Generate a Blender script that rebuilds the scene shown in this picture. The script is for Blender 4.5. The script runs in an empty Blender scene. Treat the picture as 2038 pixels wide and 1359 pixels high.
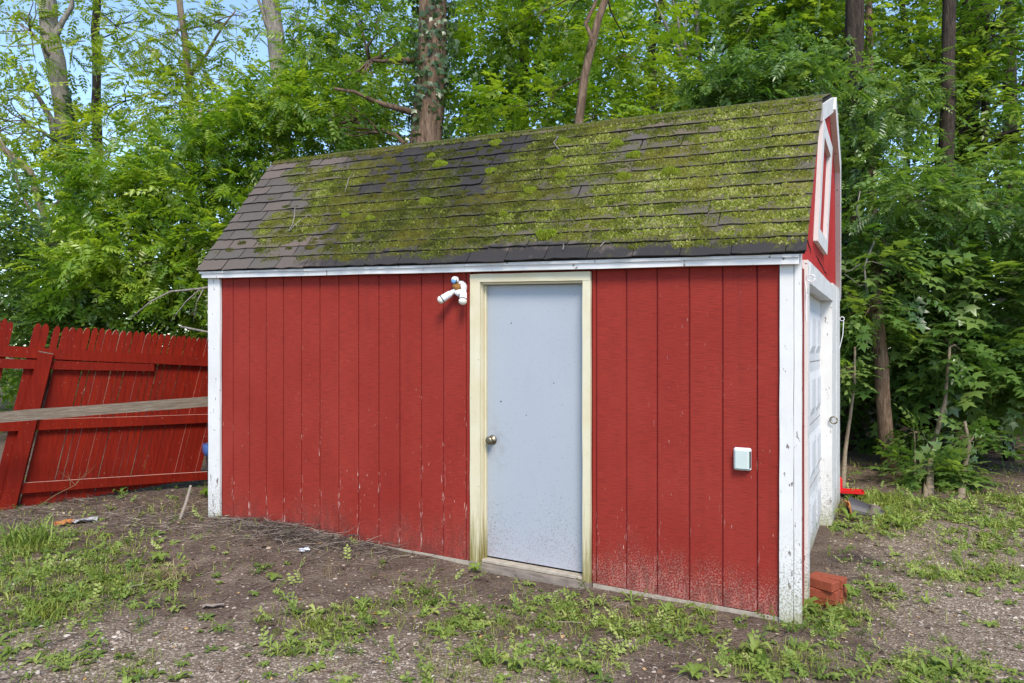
import bpy, math, random
import numpy as np
from math import sin, cos, pi, radians, sqrt
from mathutils import Vector, Matrix

R = random.Random(7)
NR = np.random.default_rng(11)
scene = bpy.context.scene
COL = scene.collection

# ------------------------------------------------------------------ camera
F, HZ, CAMZ = 1476.0, 690.0, 1.585            # focal length and horizon in photo pixels, eye height
cam_d = bpy.data.cameras.new("camera")
cam_d.sensor_width = 36.0
cam_d.lens = F / 2038.0 * 36.0
cam_d.shift_y = -(679.5 - HZ) / 2038.0
cam_d.clip_start = 0.05
cam_d.clip_end = 2000.0
cam = bpy.data.objects.new("camera", cam_d)
cam.location = (0, 0, CAMZ)
cam.rotation_euler = (pi / 2, 0, 0)
COL.objects.link(cam)
scene.camera = cam

# ------------------------------------------------------------------ sky, sun, exposure
SUN = Vector((0.12, -0.80, 0.92)).normalized()
world = bpy.data.worlds.new("World")
scene.world = world
world.use_nodes = True
wn = world.node_tree
wn.nodes.clear()
sky = wn.nodes.new("ShaderNodeTexSky")
sky.sky_type = 'NISHITA'
sky.sun_disc = False
sky.sun_elevation = math.asin(SUN.z)
sky.sun_rotation = math.atan2(SUN.x, SUN.y)
sky.air_density = 0.85
sky.dust_density = 0.3
sky.ozone_density = 1.9
bg = wn.nodes.new("ShaderNodeBackground")
bg.inputs[1].default_value = 0.11
wo = wn.nodes.new("ShaderNodeOutputWorld")
wn.links.new(sky.outputs[0], bg.inputs[0])
wn.links.new(bg.outputs[0], wo.inputs[0])
sl_d = bpy.data.lights.new("sun", 'SUN')
sl_d.energy = 1.5
sl_d.angle = radians(20)
sl_d.color = (1.0, 0.92, 0.80)
sun = bpy.data.objects.new("sun", sl_d)
sun.rotation_euler = SUN.to_track_quat('Z', 'Y').to_euler()
COL.objects.link(sun)
vs = scene.view_settings
vs.view_transform = 'Standard'
vs.look = 'None'
vs.exposure = 1.68
vs.gamma = 1.0
vs.use_curve_mapping = False
scene.cycles.max_bounces = 6
scene.cycles.diffuse_bounces = 4
scene.cycles.transmission_bounces = 4
scene.cycles.caustics_reflective = False
scene.cycles.caustics_refractive = False
scene.cycles.use_denoising = True

# ------------------------------------------------------------------ frames of reference
TH, SL, CX, CY = radians(27.0), -0.025, 1.69, 4.35      # shed yaw, fall of its base to the right, front corner
CT, ST = cos(TH), sin(TH)
U3 = Vector((CT, -ST, 0)); V3 = Vector((ST, CT, 0))

def at(px, py, Y):
    "world point seen at photo pixel (px, py) at distance Y in front of the camera"
    return Vector(((px - 1019.0) / F * Y, Y, CAMZ + (HZ - py) / F * Y))

def front(px, py, b=0.0):
    r = (px - 1019.0) / F
    a = (r * (CY + b * CT) - CX - b * ST) / (CT + r * ST)
    Y = CY - a * ST + b * CT
    return a, (HZ - py) / F * Y + CAMZ - a * SL

def shed_to_world(a, b, z):
    return Vector((CX + a * CT + b * ST, CY - a * ST + b * CT, z + SL * a))

def ab(x, y):
    dx, dy = x - CX, y - CY
    return dx * CT - dy * ST, dx * ST + dy * CT

# smooth value noise in numpy
_perm = NR.permutation(512)
def vnoise(x, y, seed=0):
    x = np.asarray(x, float); y = np.asarray(y, float)
    xi = np.floor(x).astype(int); yi = np.floor(y).astype(int)
    fx = x - xi; fy = y - yi
    fx = fx * fx * (3 - 2 * fx); fy = fy * fy * (3 - 2 * fy)
    def h(i, j):
        return _perm[(_perm[(i + seed * 17) & 511] + j) & 511] / 511.0
    return (h(xi, yi) * (1 - fx) + h(xi + 1, yi) * fx) * (1 - fy) + (h(xi, yi + 1) * (1 - fx) + h(xi + 1, yi + 1) * fx) * fy
def fbm(x, y, seed=0, o=3):
    s = 0; t = 0; k = 1.0
    for i in range(o):
        s = s + k * vnoise(np.asarray(x) * 2 ** i, np.asarray(y) * 2 ** i, seed + i); t += k; k *= 0.5
    return s / t

def gh(x, y):
    "ground height"
    x = np.asarray(x, float); y = np.asarray(y, float)
    dx, dy = x - CX, y - CY
    a = dx * CT - dy * ST; b = dx * ST + dy * CT
    base = np.where(a < 0, np.clip(-a, 0, 9) * 0.021, -np.clip(a, 0, 6) * 0.006) - 0.055
    lit = np.exp(-((a + 4.0) / 1.3) ** 2 - ((b + 0.15) / 0.45) ** 2) * 0.045      # soil banked against the wall
    base = base + lit + 0.010 + 0.030*np.clip(b, 0, 5)*np.clip((a+0.6)/0.6, 0, 1)
    und = (fbm(x * 0.9, y * 0.9, 3) - 0.5) * 0.05 + (fbm(x * 5, y * 5, 5) - 0.5) * 0.018
    far = np.clip((y - 9) / 10, 0, 1) * (fbm(x * 0.2, y * 0.2, 9) - 0.3) * 0.5
    return base + und + far
def g1(x, y):
    return float(gh(x, y))
def gpx(px, py):
    "ground point seen at a photo pixel"
    z = 0.0
    for _ in range(12):
        Y = (CAMZ - z) * F / max(py - HZ, 8.0)
        X = (px - 1019.0) / F * Y
        z = 0.5 * z + 0.5 * g1(X, Y)
    return Vector((X, Y, g1(X, Y)))

# ------------------------------------------------------------------ mesh helpers
class MB:
    def __init__(s): s.v = []; s.f = []
    def add(s, vs, fs):
        n = len(s.v); s.v += [tuple(p) for p in vs]; s.f += [tuple(i + n for i in f) for f in fs]; return s
    def box(s, lo, hi, c=0.0, M=None):
        x0, y0, z0 = lo; x1, y1, z1 = hi
        if c <= 0:
            vs = [(x0,y0,z0),(x1,y0,z0),(x1,y1,z0),(x0,y1,z0),(x0,y0,z1),(x1,y0,z1),(x1,y1,z1),(x0,y1,z1)]
            fs = [(0,3,2,1),(4,5,6,7),(0,1,5,4),(1,2,6,5),(2,3,7,6),(3,0,4,7)]
        else:
            vs = []; fs = []
            idx = {}
            for sx in (0,1):
                for sy in (0,1):
                    for sz in (0,1):
                        X=(x0,x1)[sx];Y=(y0,y1)[sy];Z=(z0,z1)[sz]
                        dx=c*(1-2*sx);dy=c*(1-2*sy);dz=c*(1-2*sz)
                        idx[sx,sy,sz]=(len(vs),len(vs)+1,len(vs)+2)
                        vs += [(X,Y+dy,Z+dz),(X+dx,Y,Z+dz),(X+dx,Y+dy,Z)]
            q=lambda k,*cs:tuple(idx[cc][k] for cc in cs)
            fs += [q(0,(0,0,0),(0,0,1),(0,1,1),(0,1,0)),q(0,(1,0,0),(1,1,0),(1,1,1),(1,0,1)),
                   q(1,(0,0,0),(1,0,0),(1,0,1),(0,0,1)),q(1,(0,1,0),(0,1,1),(1,1,1),(1,1,0)),
                   q(2,(0,0,0),(0,1,0),(1,1,0),(1,0,0)),q(2,(0,0,1),(1,0,1),(1,1,1),(0,1,1))]
            for A,B,k,l in [((0,0),(0,0),0,0)]: pass
            def e(c1,c2,k,l): return (idx[c1][k],idx[c2][k],idx[c2][l],idx[c1][l])
            for i in (0,1):
                for j in (0,1):
                    fs += [e((i,j,0),(i,j,1),0,1), e((i,0,j),(i,1,j),0,2), e((0,i,j),(1,i,j),1,2)]
            for t in idx.values(): fs.append(t)
        if M is not None: vs = [M @ Vector(p) for p in vs]
        return s.add(vs, fs)
    def board(s, lo, hi, axis, n=8, jit=0.002, M=None, rr=R):
        "a box cut into n lengths along axis, its corners a little uneven"
        o = [i for i in range(3) if i != axis]
        vs = []; fs = []
        for k in range(n + 1):
            t = lo[axis] + (hi[axis] - lo[axis]) * k / n
            for (p, q) in ((0,0),(1,0),(1,1),(0,1)):
                c = [0,0,0]; c[axis] = t
                c[o[0]] = (lo,hi)[p][o[0]] + rr.uniform(-jit, jit); c[o[1]] = (lo,hi)[q][o[1]] + rr.uniform(-jit, jit)
                vs.append(c)
        for k in range(n):
            for j in range(4):
                i0 = k*4+j; i1 = k*4+(j+1)%4
                fs.append((i0, i1, i1+4, i0+4))
        fs.append((3,2,1,0)); fs.append(tuple(n*4+j for j in range(4)))
        if M is not None: vs = [M @ Vector(p) for p in vs]
        return s.add(vs, fs)
    def tube(s, path, rad, n=8, jit=0.0, cap=True, rr=R):
        P = [Vector(p) for p in path]; m = len(P)
        if not hasattr(rad, '__len__'): rad = [rad]*m
        t0 = (P[1]-P[0]).normalized()
        ref = Vector((1,0,0)) if abs(t0.x) < 0.8 else Vector((0,1,0))
        vs = []
        for i in range(m):
            t = (P[min(i+1,m-1)]-P[max(i-1,0)]).normalized()
            a = (ref - t*ref.dot(t)).normalized(); b = t.cross(a); ref = a
            for k in range(n):
                an = 2*pi*k/n; r = rad[i]*(1+rr.uniform(-jit,jit))
                vs.append(P[i]+(a*cos(an)+b*sin(an))*r)
        fs = []
        for i in range(m-1):
            for k in range(n):
                k2=(k+1)%n
                fs.append((i*n+k,i*n+k2,(i+1)*n+k2,(i+1)*n+k))
        if cap:
            fs.append(tuple(range(n-1,-1,-1))); fs.append(tuple((m-1)*n+k for k in range(n)))
        return s.add(vs, fs)
    def lathe(s, prof, n=20, M=None):
        "prof: (radius, height) pairs about local z"
        vs=[];fs=[];m=len(prof)
        for r,h in prof:
            for k in range(n): vs.append((r*cos(2*pi*k/n),r*sin(2*pi*k/n),h))
        for i in range(m-1):
            for k in range(n):
                k2=(k+1)%n; fs.append((i*n+k,i*n+k2,(i+1)*n+k2,(i+1)*n+k))
        fs.append(tuple(range(n-1,-1,-1))); fs.append(tuple((m-1)*n+k for k in range(n)))
        if M is not None: vs=[M@Vector(p) for p in vs]
        return s.add(vs,fs)
    def build(s, name, mat, parent=None, smooth=False, shear=False, attr=None):
        me = bpy.data.meshes.new(name)
        v = [(p[0], p[1], p[2] + SL*p[0]) for p in s.v] if shear else s.v
        me.from_pydata(v, [], s.f); me.update()
        if attr is not None:
            for k, arr in attr.items():
                at_ = me.attributes.new(k, 'FLOAT', 'POINT'); at_.data.foreach_set('value', np.asarray(arr, np.float32))
        if smooth: me.polygons.foreach_set('use_smooth', [True]*len(me.polygons))
        return link(name, me, mat, parent)

def link(name, me, mat, parent=None):
    if mat is not None and not me.materials: me.materials.append(mat)
    o = bpy.data.objects.new(name, me); COL.objects.link(o)
    if parent is not None: o.parent = parent
    return o

def np_mesh(name, V, T, mat, parent=None, tint=None, smooth=False):
    "a triangle mesh straight from numpy arrays"
    V = np.ascontiguousarray(V, np.float32); T = np.ascontiguousarray(T, np.int32)
    me = bpy.data.meshes.new(name)
    me.vertices.add(len(V)); me.vertices.foreach_set('co', V.ravel())
    me.loops.add(T.size); me.loops.foreach_set('vertex_index', T.ravel())
    me.polygons.add(len(T)); me.polygons.foreach_set('loop_start', np.arange(0, T.size, 3, dtype=np.int32))
    if smooth: me.polygons.foreach_set('use_smooth', np.ones(len(T), bool))
    me.update(calc_edges=True)
    if tint is not None:
        at_ = me.attributes.new('tint', 'FLOAT', 'POINT'); at_.data.foreach_set('value', np.ascontiguousarray(tint, np.float32))
    return link(name, me, mat, parent)

def frames(d, up, roll=None):
    "rotation matrices (N,3,3): x along d, z close to up"
    d = d / np.linalg.norm(d, axis=1, keepdims=True)
    y = np.cross(up, d); y /= np.maximum(np.linalg.norm(y, axis=1, keepdims=True), 1e-6)
    z = np.cross(d, y)
    if roll is not None:
        c = np.cos(roll)[:, None]; s = np.sin(roll)[:, None]
        y, z = y*c + z*s, z*c - y*s
    return np.stack([d, y, z], axis=2)

def scatter(tv, tt, pos, rot, sc, tint=None):
    tv = np.asarray(tv, float); tt = np.asarray(tt, int)
    sc = np.asarray(sc, float)
    if sc.ndim == 1: sc = sc[:, None]
    P = np.einsum('nij,nvj->nvi', rot, tv[None] * sc[:, None, :] if sc.shape[1] == 3 else tv[None] * sc[:, :, None]) + pos[:, None, :]
    n, m = len(pos), len(tv)
    T = tt[None] + (np.arange(n) * m)[:, None, None]
    ti = np.repeat(tint if tint is not None else NR.random(n), m)
    return P.reshape(-1, 3), T.reshape(-1, 3), ti

def merge(parts):
    Vs, Ts, Is = [], [], []; o = 0
    for v, t, i in parts:
        Vs.append(v); Ts.append(t + o); Is.append(i); o += len(v)
    return np.concatenate(Vs), np.concatenate(Ts), np.concatenate(Is)

def tag(o, label=None, cat=None, group=None, kind=None):
    if label: o['label'] = label
    if cat: o['category'] = cat
    if group: o['group'] = group
    if kind: o['kind'] = kind
    return o
def empty(name, loc=(0,0,0), rz=0.0):
    o = bpy.data.objects.new(name, None); COL.objects.link(o)
    o.location = loc; o.rotation_euler = (0,0,rz); o.empty_display_size = 0.1
    return o

# ------------------------------------------------------------------ materials
class NT:
    def __init__(s, name):
        s.m = bpy.data.materials.new(name); s.m.use_nodes = True
        s.t = s.m.node_tree; s.t.nodes.clear()
        s.out = s.n('ShaderNodeOutputMaterial')
    def n(s, typ, **kw):
        x = s.t.nodes.new(typ)
        for k, v in kw.items(): setattr(x, k, v)
        return x
    def l(s, a, b): s.t.links.new(a, b)
    def val(s, inp, v):
        if isinstance(v, (int, float)): inp.default_value = v
        elif isinstance(v, tuple): inp.default_value = (v + (1,)) if len(v) == 3 and inp.type == 'RGBA' else v
        else: s.l(v, inp)
    def coord(s, kind='Object', scale=(1,1,1), loc=(0,0,0)):
        tc = s.n('ShaderNodeTexCoord'); mp = s.n('ShaderNodeMapping')
        mp.inputs['Scale'].default_value = scale; mp.inputs['Location'].default_value = loc
        s.l(tc.outputs[kind], mp.inputs[0]); return mp.outputs[0]
    def noise(s, vec, scale=5, detail=4, rough=0.55, dist=0.0):
        x = s.n('ShaderNodeTexNoise'); s.l(vec, x.inputs['Vector'])
        x.inputs['Scale'].default_value = scale; x.inputs['Detail'].default_value = detail
        x.inputs['Roughness'].default_value = rough; x.inputs['Distortion'].default_value = dist
        return x.outputs['Fac']
    def vor(s, vec, scale=5, out='Distance', feature='F1'):
        x = s.n('ShaderNodeTexVoronoi'); x.feature = feature; s.l(vec, x.inputs['Vector']); x.inputs['Scale'].default_value = scale
        return x.outputs[out]
    def ramp(s, fac, stops, interp='LINEAR'):
        x = s.n('ShaderNodeValToRGB'); s.l(fac, x.inputs[0]); cr = x.color_ramp; cr.interpolation = interp
        while len(cr.elements) < len(stops): cr.elements.new(0.5)
        for e, (p, c) in zip(cr.elements, stops):
            e.position = p; e.color = (c, c, c, 1) if isinstance(c, (int, float)) else tuple(c) + (1,)
        return x.outputs[0]
    def mix(s, f, a, b, mode='MIX'):
        x = s.n('ShaderNodeMix', data_type='RGBA', blend_type=mode)
        s.val(x.inputs[0], f); s.val(x.inputs[6], a); s.val(x.inputs[7], b); return x.outputs[2]
    def math(s, op, a, b=0.0, clamp=False):
        x = s.n('ShaderNodeMath', operation=op); x.use_clamp = clamp
        s.val(x.inputs[0], a); s.val(x.inputs[1], b); return x.outputs[0]
    def maprange(s, v, a, b, c=0.0, d=1.0):
        x = s.n('ShaderNodeMapRange'); s.l(v, x.inputs[0])
        for i, q in enumerate((a, b, c, d)): x.inputs[i+1].default_value = q
        return x.outputs[0]
    def sep(s, vec):
        x = s.n('ShaderNodeSeparateXYZ'); s.l(vec, x.inputs[0]); return x.outputs
    def attr(s, name):
        x = s.n('ShaderNodeAttribute'); x.attribute_name = name; return x.outputs['Fac']
    def bump(s, h, strength=0.4, dist=0.01, nrm=None):
        x = s.n('ShaderNodeBump'); s.l(h, x.inputs['Height']); x.inputs['Strength'].default_value = strength; x.inputs['Distance'].default_value = dist
        if nrm is not None: s.l(nrm, x.inputs['Normal'])
        return x.outputs[0]
    def rnd(s): return s.n('ShaderNodeObjectInfo').outputs['Random']
    def pbr(s, col, rough=0.6, nrm=None, spec=0.4, metal=0.0):
        b = s.n('ShaderNodeBsdfPrincipled'); s.val(b.inputs['Base Color'], col); s.val(b.inputs['Roughness'], rough)
        s.val(b.inputs['Specular IOR Level'], spec); s.val(b.inputs['Metallic'], metal)
        if nrm is not None: s.l(nrm, b.inputs['Normal'])
        s.l(b.outputs[0], s.out.inputs[0]); return b

def mat_siding(name='red_siding_paint', base=(0.245,0.0215,0.0125), dirt=True):
    t = NT(name); v = t.coord(); z = t.sep(v)
    saw = t.noise(t.coord(scale=(11.0, 11.0, 300)), 1.0, 3, 0.6)           # rough-sawn lines across the sheet
    sawl = t.noise(t.coord(scale=(14, 14, 420)), 1.0, 2, 0.5)
    blot = t.noise(v, 1.6, 4, 0.6)
    r = t.rnd()
    col = t.mix(t.ramp(blot, [(0.3, 0), (0.72, 1)]), base, (base[0]*1.2, base[1]*1.6, base[2]*1.7))
    col = t.mix(t.math('MULTIPLY', t.ramp(saw, [(0.40, 1), (0.54, 0)]), 0.42), col, (0.10, 0.010, 0.010))
    col = t.mix(t.math('MULTIPLY', t.ramp(sawl, [(0.62, 0), (0.72, 1)]), 0.10), col, (0.52, 0.16, 0.13))
    col = t.mix(t.math('MULTIPLY', r, 0.18), col, (0.20, 0.018, 0.018))
    # flaked spots of bare pale primer, streaked along the grain
    fl = t.noise(t.coord(scale=(70, 70, 16)), 1.0, 3, 0.6)
    flm = t.noise(v, 2.3, 2, 0.5)
    flake = t.math('MULTIPLY', t.ramp(fl, [(0.675, 0), (0.70, 1)]), t.ramp(flm, [(0.46, 0), (0.62, 1)]))
    hgt = t.maprange(z[2], 0.2, 1.7, 1.0, 0.15)
    flake = t.math('MULTIPLY', flake, hgt)
    def near_groove(x0, sp, lo, hi):
        d = t.math('ABSOLUTE', t.math('SUBTRACT', t.math('FRACT', t.math('ADD', t.math('DIVIDE', t.math('SUBTRACT', z[0], x0), sp), 0.5)), 0.5))
        inb = t.math('MULTIPLY', t.math('GREATER_THAN', z[0], lo), t.math('LESS_THAN', z[0], hi))
        return t.math('MULTIPLY', t.ramp(d, [(0.035, 1), (0.11, 0)]), inb)
    gm = t.math('ADD', near_groove(-4.618, 0.1957, -4.9, -2.2), t.math('MULTIPLY', near_groove(-1.060, 0.2046, -1.4, 0.1), 0.35), True)
    gf = t.noise(t.coord(scale=(90, 90, 11)), 1.0, 3, 0.6)
    gz = t.maprange(z[2], 0.15, 1.15, 1.0, -0.6)
    gfl = t.math('MULTIPLY', t.ramp(t.math('ADD', gf, t.math('MULTIPLY', gz, 0.05)), [(0.625, 0), (0.645, 1)]), t.math('MULTIPLY', gm, t.ramp(t.math('ADD', flm, t.math('MULTIPLY', gz, 0.08)), [(0.50, 0), (0.60, 1)])))
    flake = t.math('MAXIMUM', flake, gfl)
    col = t.mix(flake, col, (0.62, 0.42, 0.36))
    # vertical run-off streaks and faded areas
    st = t.noise(t.coord(scale=(16, 16, 0.8)), 1.0, 4, 0.6)
    col = t.mix(t.math('MULTIPLY', t.ramp(st, [(0.56, 0), (0.74, 1)]), 0.28), col, (0.15, 0.022, 0.018))
    fd = t.noise(t.coord(scale=(0.8, 0.8, 0.45), loc=(3, 1, 2)), 2.0, 4, 0.6)
    col = t.mix(t.math('MULTIPLY', t.ramp(fd, [(0.52, 0), (0.72, 1)]), 0.20), col, (0.36, 0.050, 0.034))
    if dirt:
        up = t.noise(t.coord(scale=(1.3, 1.3, 0.6)), 1.0, 4, 0.65)
        side = t.maprange(z[0], -2.6, -1.2, 0.25, 1.0)                # heavier splash right of the door
        lvl = t.math('ADD', t.maprange(z[2], 0.58, 0.02, 0.0, 1.0), t.maprange(up, 0.3, 0.7, -0.42, 0.26))
        spl = t.noise(v, 95, 4, 0.7); spl2 = t.noise(t.coord(scale=(1, 1, 0.35)), 22, 5, 0.65)
        m1 = t.math('MULTIPLY', t.ramp(t.math('ADD', spl, t.math('MULTIPLY', lvl, 0.16)), [(0.60, 0), (0.68, 1)]), t.ramp(lvl, [(0.25, 0), (0.7, 1)]))
        m1 = t.math('MULTIPLY', m1, side)
        col = t.mix(t.math('MULTIPLY', m1, 0.50), col, (0.46, 0.29, 0.23))
        m2 = t.math('MULTIPLY', t.ramp(spl2, [(0.42, 0), (0.60, 1)]), t.ramp(lvl, [(0.30, 0), (0.95, 0.55)]))
        col = t.mix(m2, col, (0.075, 0.030, 0.022))
    h = t.math('ADD', t.math('MULTIPLY', saw, 0.7), t.math('MULTIPLY', flake, -0.6))
    t.pbr(col, t.maprange(blot, 0.3, 0.7, 0.62, 0.8), t.bump(h, 0.5, 0.006), 0.16)
    return t.m

def mat_white(name='white_trim_paint', grime=0.35, tone=(0.66,0.645,0.62)):
    t = NT(name); v = t.coord(); z = t.sep(v)
    chip = t.noise(t.coord(scale=(34, 34, 15)), 1.0, 3, 0.62); cm = t.noise(v, 3.5, 2, 0.5)
    crack = t.noise(t.coord(scale=(60, 60, 3.0)), 1.0, 4, 0.6)
    big = t.noise(v, 4.0, 4, 0.6)
    col = t.mix(t.ramp(big, [(0.35, 0), (0.75, 0.6)]), tone, (tone[0]*0.80, tone[1]*0.79, tone[2]*0.75))
    low = t.maprange(z[2], 0.75, 0.0, 0.0, 1.0)
    thr = t.math('SUBTRACT', t.math('ADD', chip, t.math('MULTIPLY', cm, 0.10)), t.math('MULTIPLY', low, -0.06))
    cmask = t.ramp(thr, [(0.715, 0), (0.735, 1)])
    col = t.mix(t.math('MULTIPLY', cmask, 0.85), col, (0.11, 0.085, 0.065))
    sp = t.noise(v, 85, 3, 0.6)
    m = t.math('MULTIPLY', t.ramp(t.math('ADD', sp, t.math('MULTIPLY', low, 0.16)), [(0.60, 0), (0.72, 1)]), t.ramp(low, [(0.15, 0), (0.8, 1)]))
    col = t.mix(t.math('MULTIPLY', m, 0.75), col, (0.20, 0.18, 0.12))
    gr = t.math('MULTIPLY', t.ramp(low, [(0.72, 0), (1.0, 1)]), t.ramp(big, [(0.35, 0.2), (0.6, 1)]))
    col = t.mix(t.math('MULTIPLY', gr, 0.7), col, (0.30, 0.30, 0.14))
    ck = t.ramp(crack, [(0.66, 0), (0.70, 1)])
    col = t.mix(t.math('MULTIPLY', ck, grime), col, (0.36, 0.34, 0.31))
    t.pbr(col, 0.55, t.bump(t.math('ADD', t.math('MULTIPLY', cmask, -1.0), t.math('MULTIPLY', crack, 0.5)), 0.35, 0.004), 0.35)
    return t.m

def mat_cream():
    t = NT('yellowed_cream_paint'); v = t.coord(); z = t.sep(v)
    big = t.noise(v, 5, 4, 0.6); gr = t.noise(t.coord(scale=(45, 45, 2.4)), 1.0, 4, 0.65)
    col = t.mix(t.ramp(big, [(0.3, 0), (0.7, 1)]), (0.56, 0.49, 0.31), (0.61, 0.56, 0.40))
    low = t.maprange(z[2], 0.70, 0.05, 0.0, 1.0)
    m = t.ramp(t.math('ADD', t.math('MULTIPLY', low, 0.9), t.maprange(gr, 0.3, 0.7, -0.38, 0.30)), [(0.35, 0), (0.95, 1)])
    col = t.mix(m, col, (0.22, 0.18, 0.055))
    col = t.mix(t.math('MULTIPLY', t.ramp(gr, [(0.62, 0), (0.70, 1)]), t.math('ADD', 0.12, t.math('MULTIPLY', low, 0.6))), col, (0.13, 0.10, 0.05))
    sp = t.ramp(t.noise(v, 60, 2, 0.5), [(0.74, 0), (0.76, 1)])
    col = t.mix(sp, col, (0.08, 0.07, 0.05))
    t.pbr(col, 0.5, t.bump(gr, 0.25, 0.003), 0.35); return t.m

def mat_door():
    t = NT('pale_blue_grey_door_paint'); v = t.coord(); z = t.sep(v)
    big = t.noise(v, 2.5, 3, 0.5)
    col = t.mix(big, (0.320, 0.350, 0.385), (0.36, 0.385, 0.415))
    lvl = t.maprange(z[2], 0.62, 0.05, 0.0, 1.0)
    pat = t.noise(t.coord(scale=(1, 1, 0.5)), 3.5, 2, 0.5)
    lvl = t.math('MULTIPLY', lvl, t.maprange(pat, 0.3, 0.65, 0.35, 1.15))
    sp = t.noise(v, 120, 2, 0.6)
    m = t.ramp(t.math('ADD', sp, t.math('MULTIPLY', lvl, 0.17)), [(0.66, 0), (0.72, 1)])
    col = t.mix(t.math('MULTIPLY', m, 0.75), col, (0.17, 0.12, 0.10))
    haze = t.ramp(t.maprange(z[2], 0.45, 0.05, 0, 1), [(0.2, 0), (1, 0.5)])
    col = t.mix(haze, col, (0.42, 0.40, 0.44))
    kd = t.n('ShaderNodeVectorMath', operation='DISTANCE'); t.l(t.coord('Object', scale=(1, 0, 0.6)), kd.inputs[0]); kd.inputs[1].default_value = (-2.05, 0, 0.53)
    gm = t.math('MULTIPLY', t.maprange(kd.outputs['Value'], 0.16, 0.02, 0.0, 1.0), t.ramp(t.noise(v, 26, 4, 0.6), [(0.42, 0), (0.66, 1)]))
    col = t.mix(t.math('MULTIPLY', gm, 0.4), col, (0.20, 0.18, 0.16))
    sm = t.math('MULTIPLY', t.ramp(t.noise(t.coord(scale=(9, 9, 2)), 1.0, 4, 0.6), [(0.60, 0), (0.75, 1)]), 0.14)
    col = t.mix(sm, col, (0.24, 0.25, 0.27))
    few = t.ramp(t.noise(v, 34, 1, 0.4), [(0.775, 0), (0.79, 1)])
    col = t.mix(few, col, (0.05, 0.045, 0.05))
    t.pbr(col, 0.42, t.bump(t.noise(v, 300, 2, 0.5), 0.08, 0.002), 0.4); return t.m

def mat_shingle():
    t = NT('weathered_shingle'); v = t.coord(); r = t.rnd()
    g = t.noise(v, 260, 2, 0.7); big = t.noise(v, 1.7, 4, 0.65); mid = t.noise(v, 9, 4, 0.6)
    col = t.ramp(r, [(0.0, (0.090,0.079,0.066)), (0.35, (0.140,0.110,0.088)), (0.65, (0.110,0.097,0.080)), (1.0, (0.165,0.122,0.096))])
    col = t.mix(t.ramp(g, [(0.35, 0.0), (0.7, 0.55)]), col, (0.055, 0.048, 0.048))
    col = t.mix(t.math('MULTIPLY', t.ramp(g, [(0.62, 0), (0.72, 1)]), 0.5), col, (0.26, 0.235, 0.22))
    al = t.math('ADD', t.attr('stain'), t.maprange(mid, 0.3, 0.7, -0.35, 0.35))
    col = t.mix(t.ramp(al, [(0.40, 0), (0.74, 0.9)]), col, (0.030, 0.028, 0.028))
    mm = t.math('ADD', t.attr('moss'), t.maprange(mid, 0.3, 0.7, -0.4, 0.35))
    mf = t.noise(v, 55, 4, 0.7)
    col = t.mix(t.math('MULTIPLY', t.ramp(mm, [(0.30, 0), (0.70, 1)]), t.ramp(mf, [(0.42, 0), (0.58, 1)])), col, t.mix(mid, (0.075, 0.085, 0.016), (0.13, 0.12, 0.022)))
    t.pbr(col, 0.92, t.bump(t.math('ADD', g, t.math('MULTIPLY', mf, 1.4)), 0.5, 0.006), 0.15); return t.m

def mat_moss(name='moss', c0=(0.026,0.030,0.007), c1=(0.068,0.086,0.008), c2=(0.155,0.185,0.026)):
    t = NT(name); a = t.attr('tint')
    col = t.ramp(a, [(0.0, c0), (0.55, c1), (0.9, c2), (1.0, (0.25,0.25,0.09))])
    v = t.coord('Object'); col = t.mix(t.math('MULTIPLY', t.ramp(t.noise(v, 2.2, 3, 0.6), [(0.45, 0), (0.68, 1)]), 0.45), col, (0.13, 0.105, 0.018))
    t.pbr(col, 0.9, None, 0.1); return t.m

def mat_leaf(name, stops, trans=0.38, rough=0.31, gloss=0.65):
    t = NT(name); a = t.attr('tint')
    col = t.ramp(a, [(i/(len(stops)-1), c) for i, c in enumerate(stops)])
    geo = t.n('ShaderNodeNewGeometry')
    col = t.mix(t.math('MULTIPLY', geo.outputs['Random Per Island'], 0.35), col, tuple(x*0.55 for x in stops[0]))
    b = t.n('ShaderNodeBsdfPrincipled'); t.l(col, b.inputs['Base Color']); b.inputs['Roughness'].default_value = rough
    b.inputs['Specular IOR Level'].default_value = gloss
    tr = t.n('ShaderNodeBsdfTranslucent'); t.l(t.mix(1.0, col, (1.5, 1.55, 0.55), 'MULTIPLY'), tr.inputs[0])
    mx = t.n('ShaderNodeMixShader'); mx.inputs[0].default_value = trans
    t.l(b.outputs[0], mx.inputs[1]); t.l(tr.outputs[0], mx.inputs[2]); t.l(mx.outputs[0], t.out.inputs[0])
    return t.m

def mat_bark(name, c0, c1, c2, vs=(9, 9, 1.6), strength=0.9):
    t = NT(name); v = t.coord('Object', scale=vs); n = t.noise(v, 3.0, 6, 0.7, 0.6); m = t.noise(t.coord('Object'), 2.0, 3, 0.6)
    col = t.ramp(n, [(0.3, c0), (0.52, c1), (0.75, c2)])
    col = t.mix(t.math('MULTIPLY', m, 0.35), col, c0)
    t.pbr(col, 0.9, t.bump(n, strength, 0.03), 0.15); return t.m

def mat_simple(name, col, rough=0.5, spec=0.4, metal=0.0, var=0.25, scale=30, bump=0.1):
    t = NT(name); v = t.coord(); n = t.noise(v, scale, 4, 0.6)
    c = t.mix(t.math('MULTIPLY', t.ramp(n, [(0.35, 0), (0.7, 1)]), var), col, tuple(x*0.45 for x in col))
    t.pbr(c, rough, t.bump(n, bump, 0.003), spec, metal); return t.m

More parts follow.
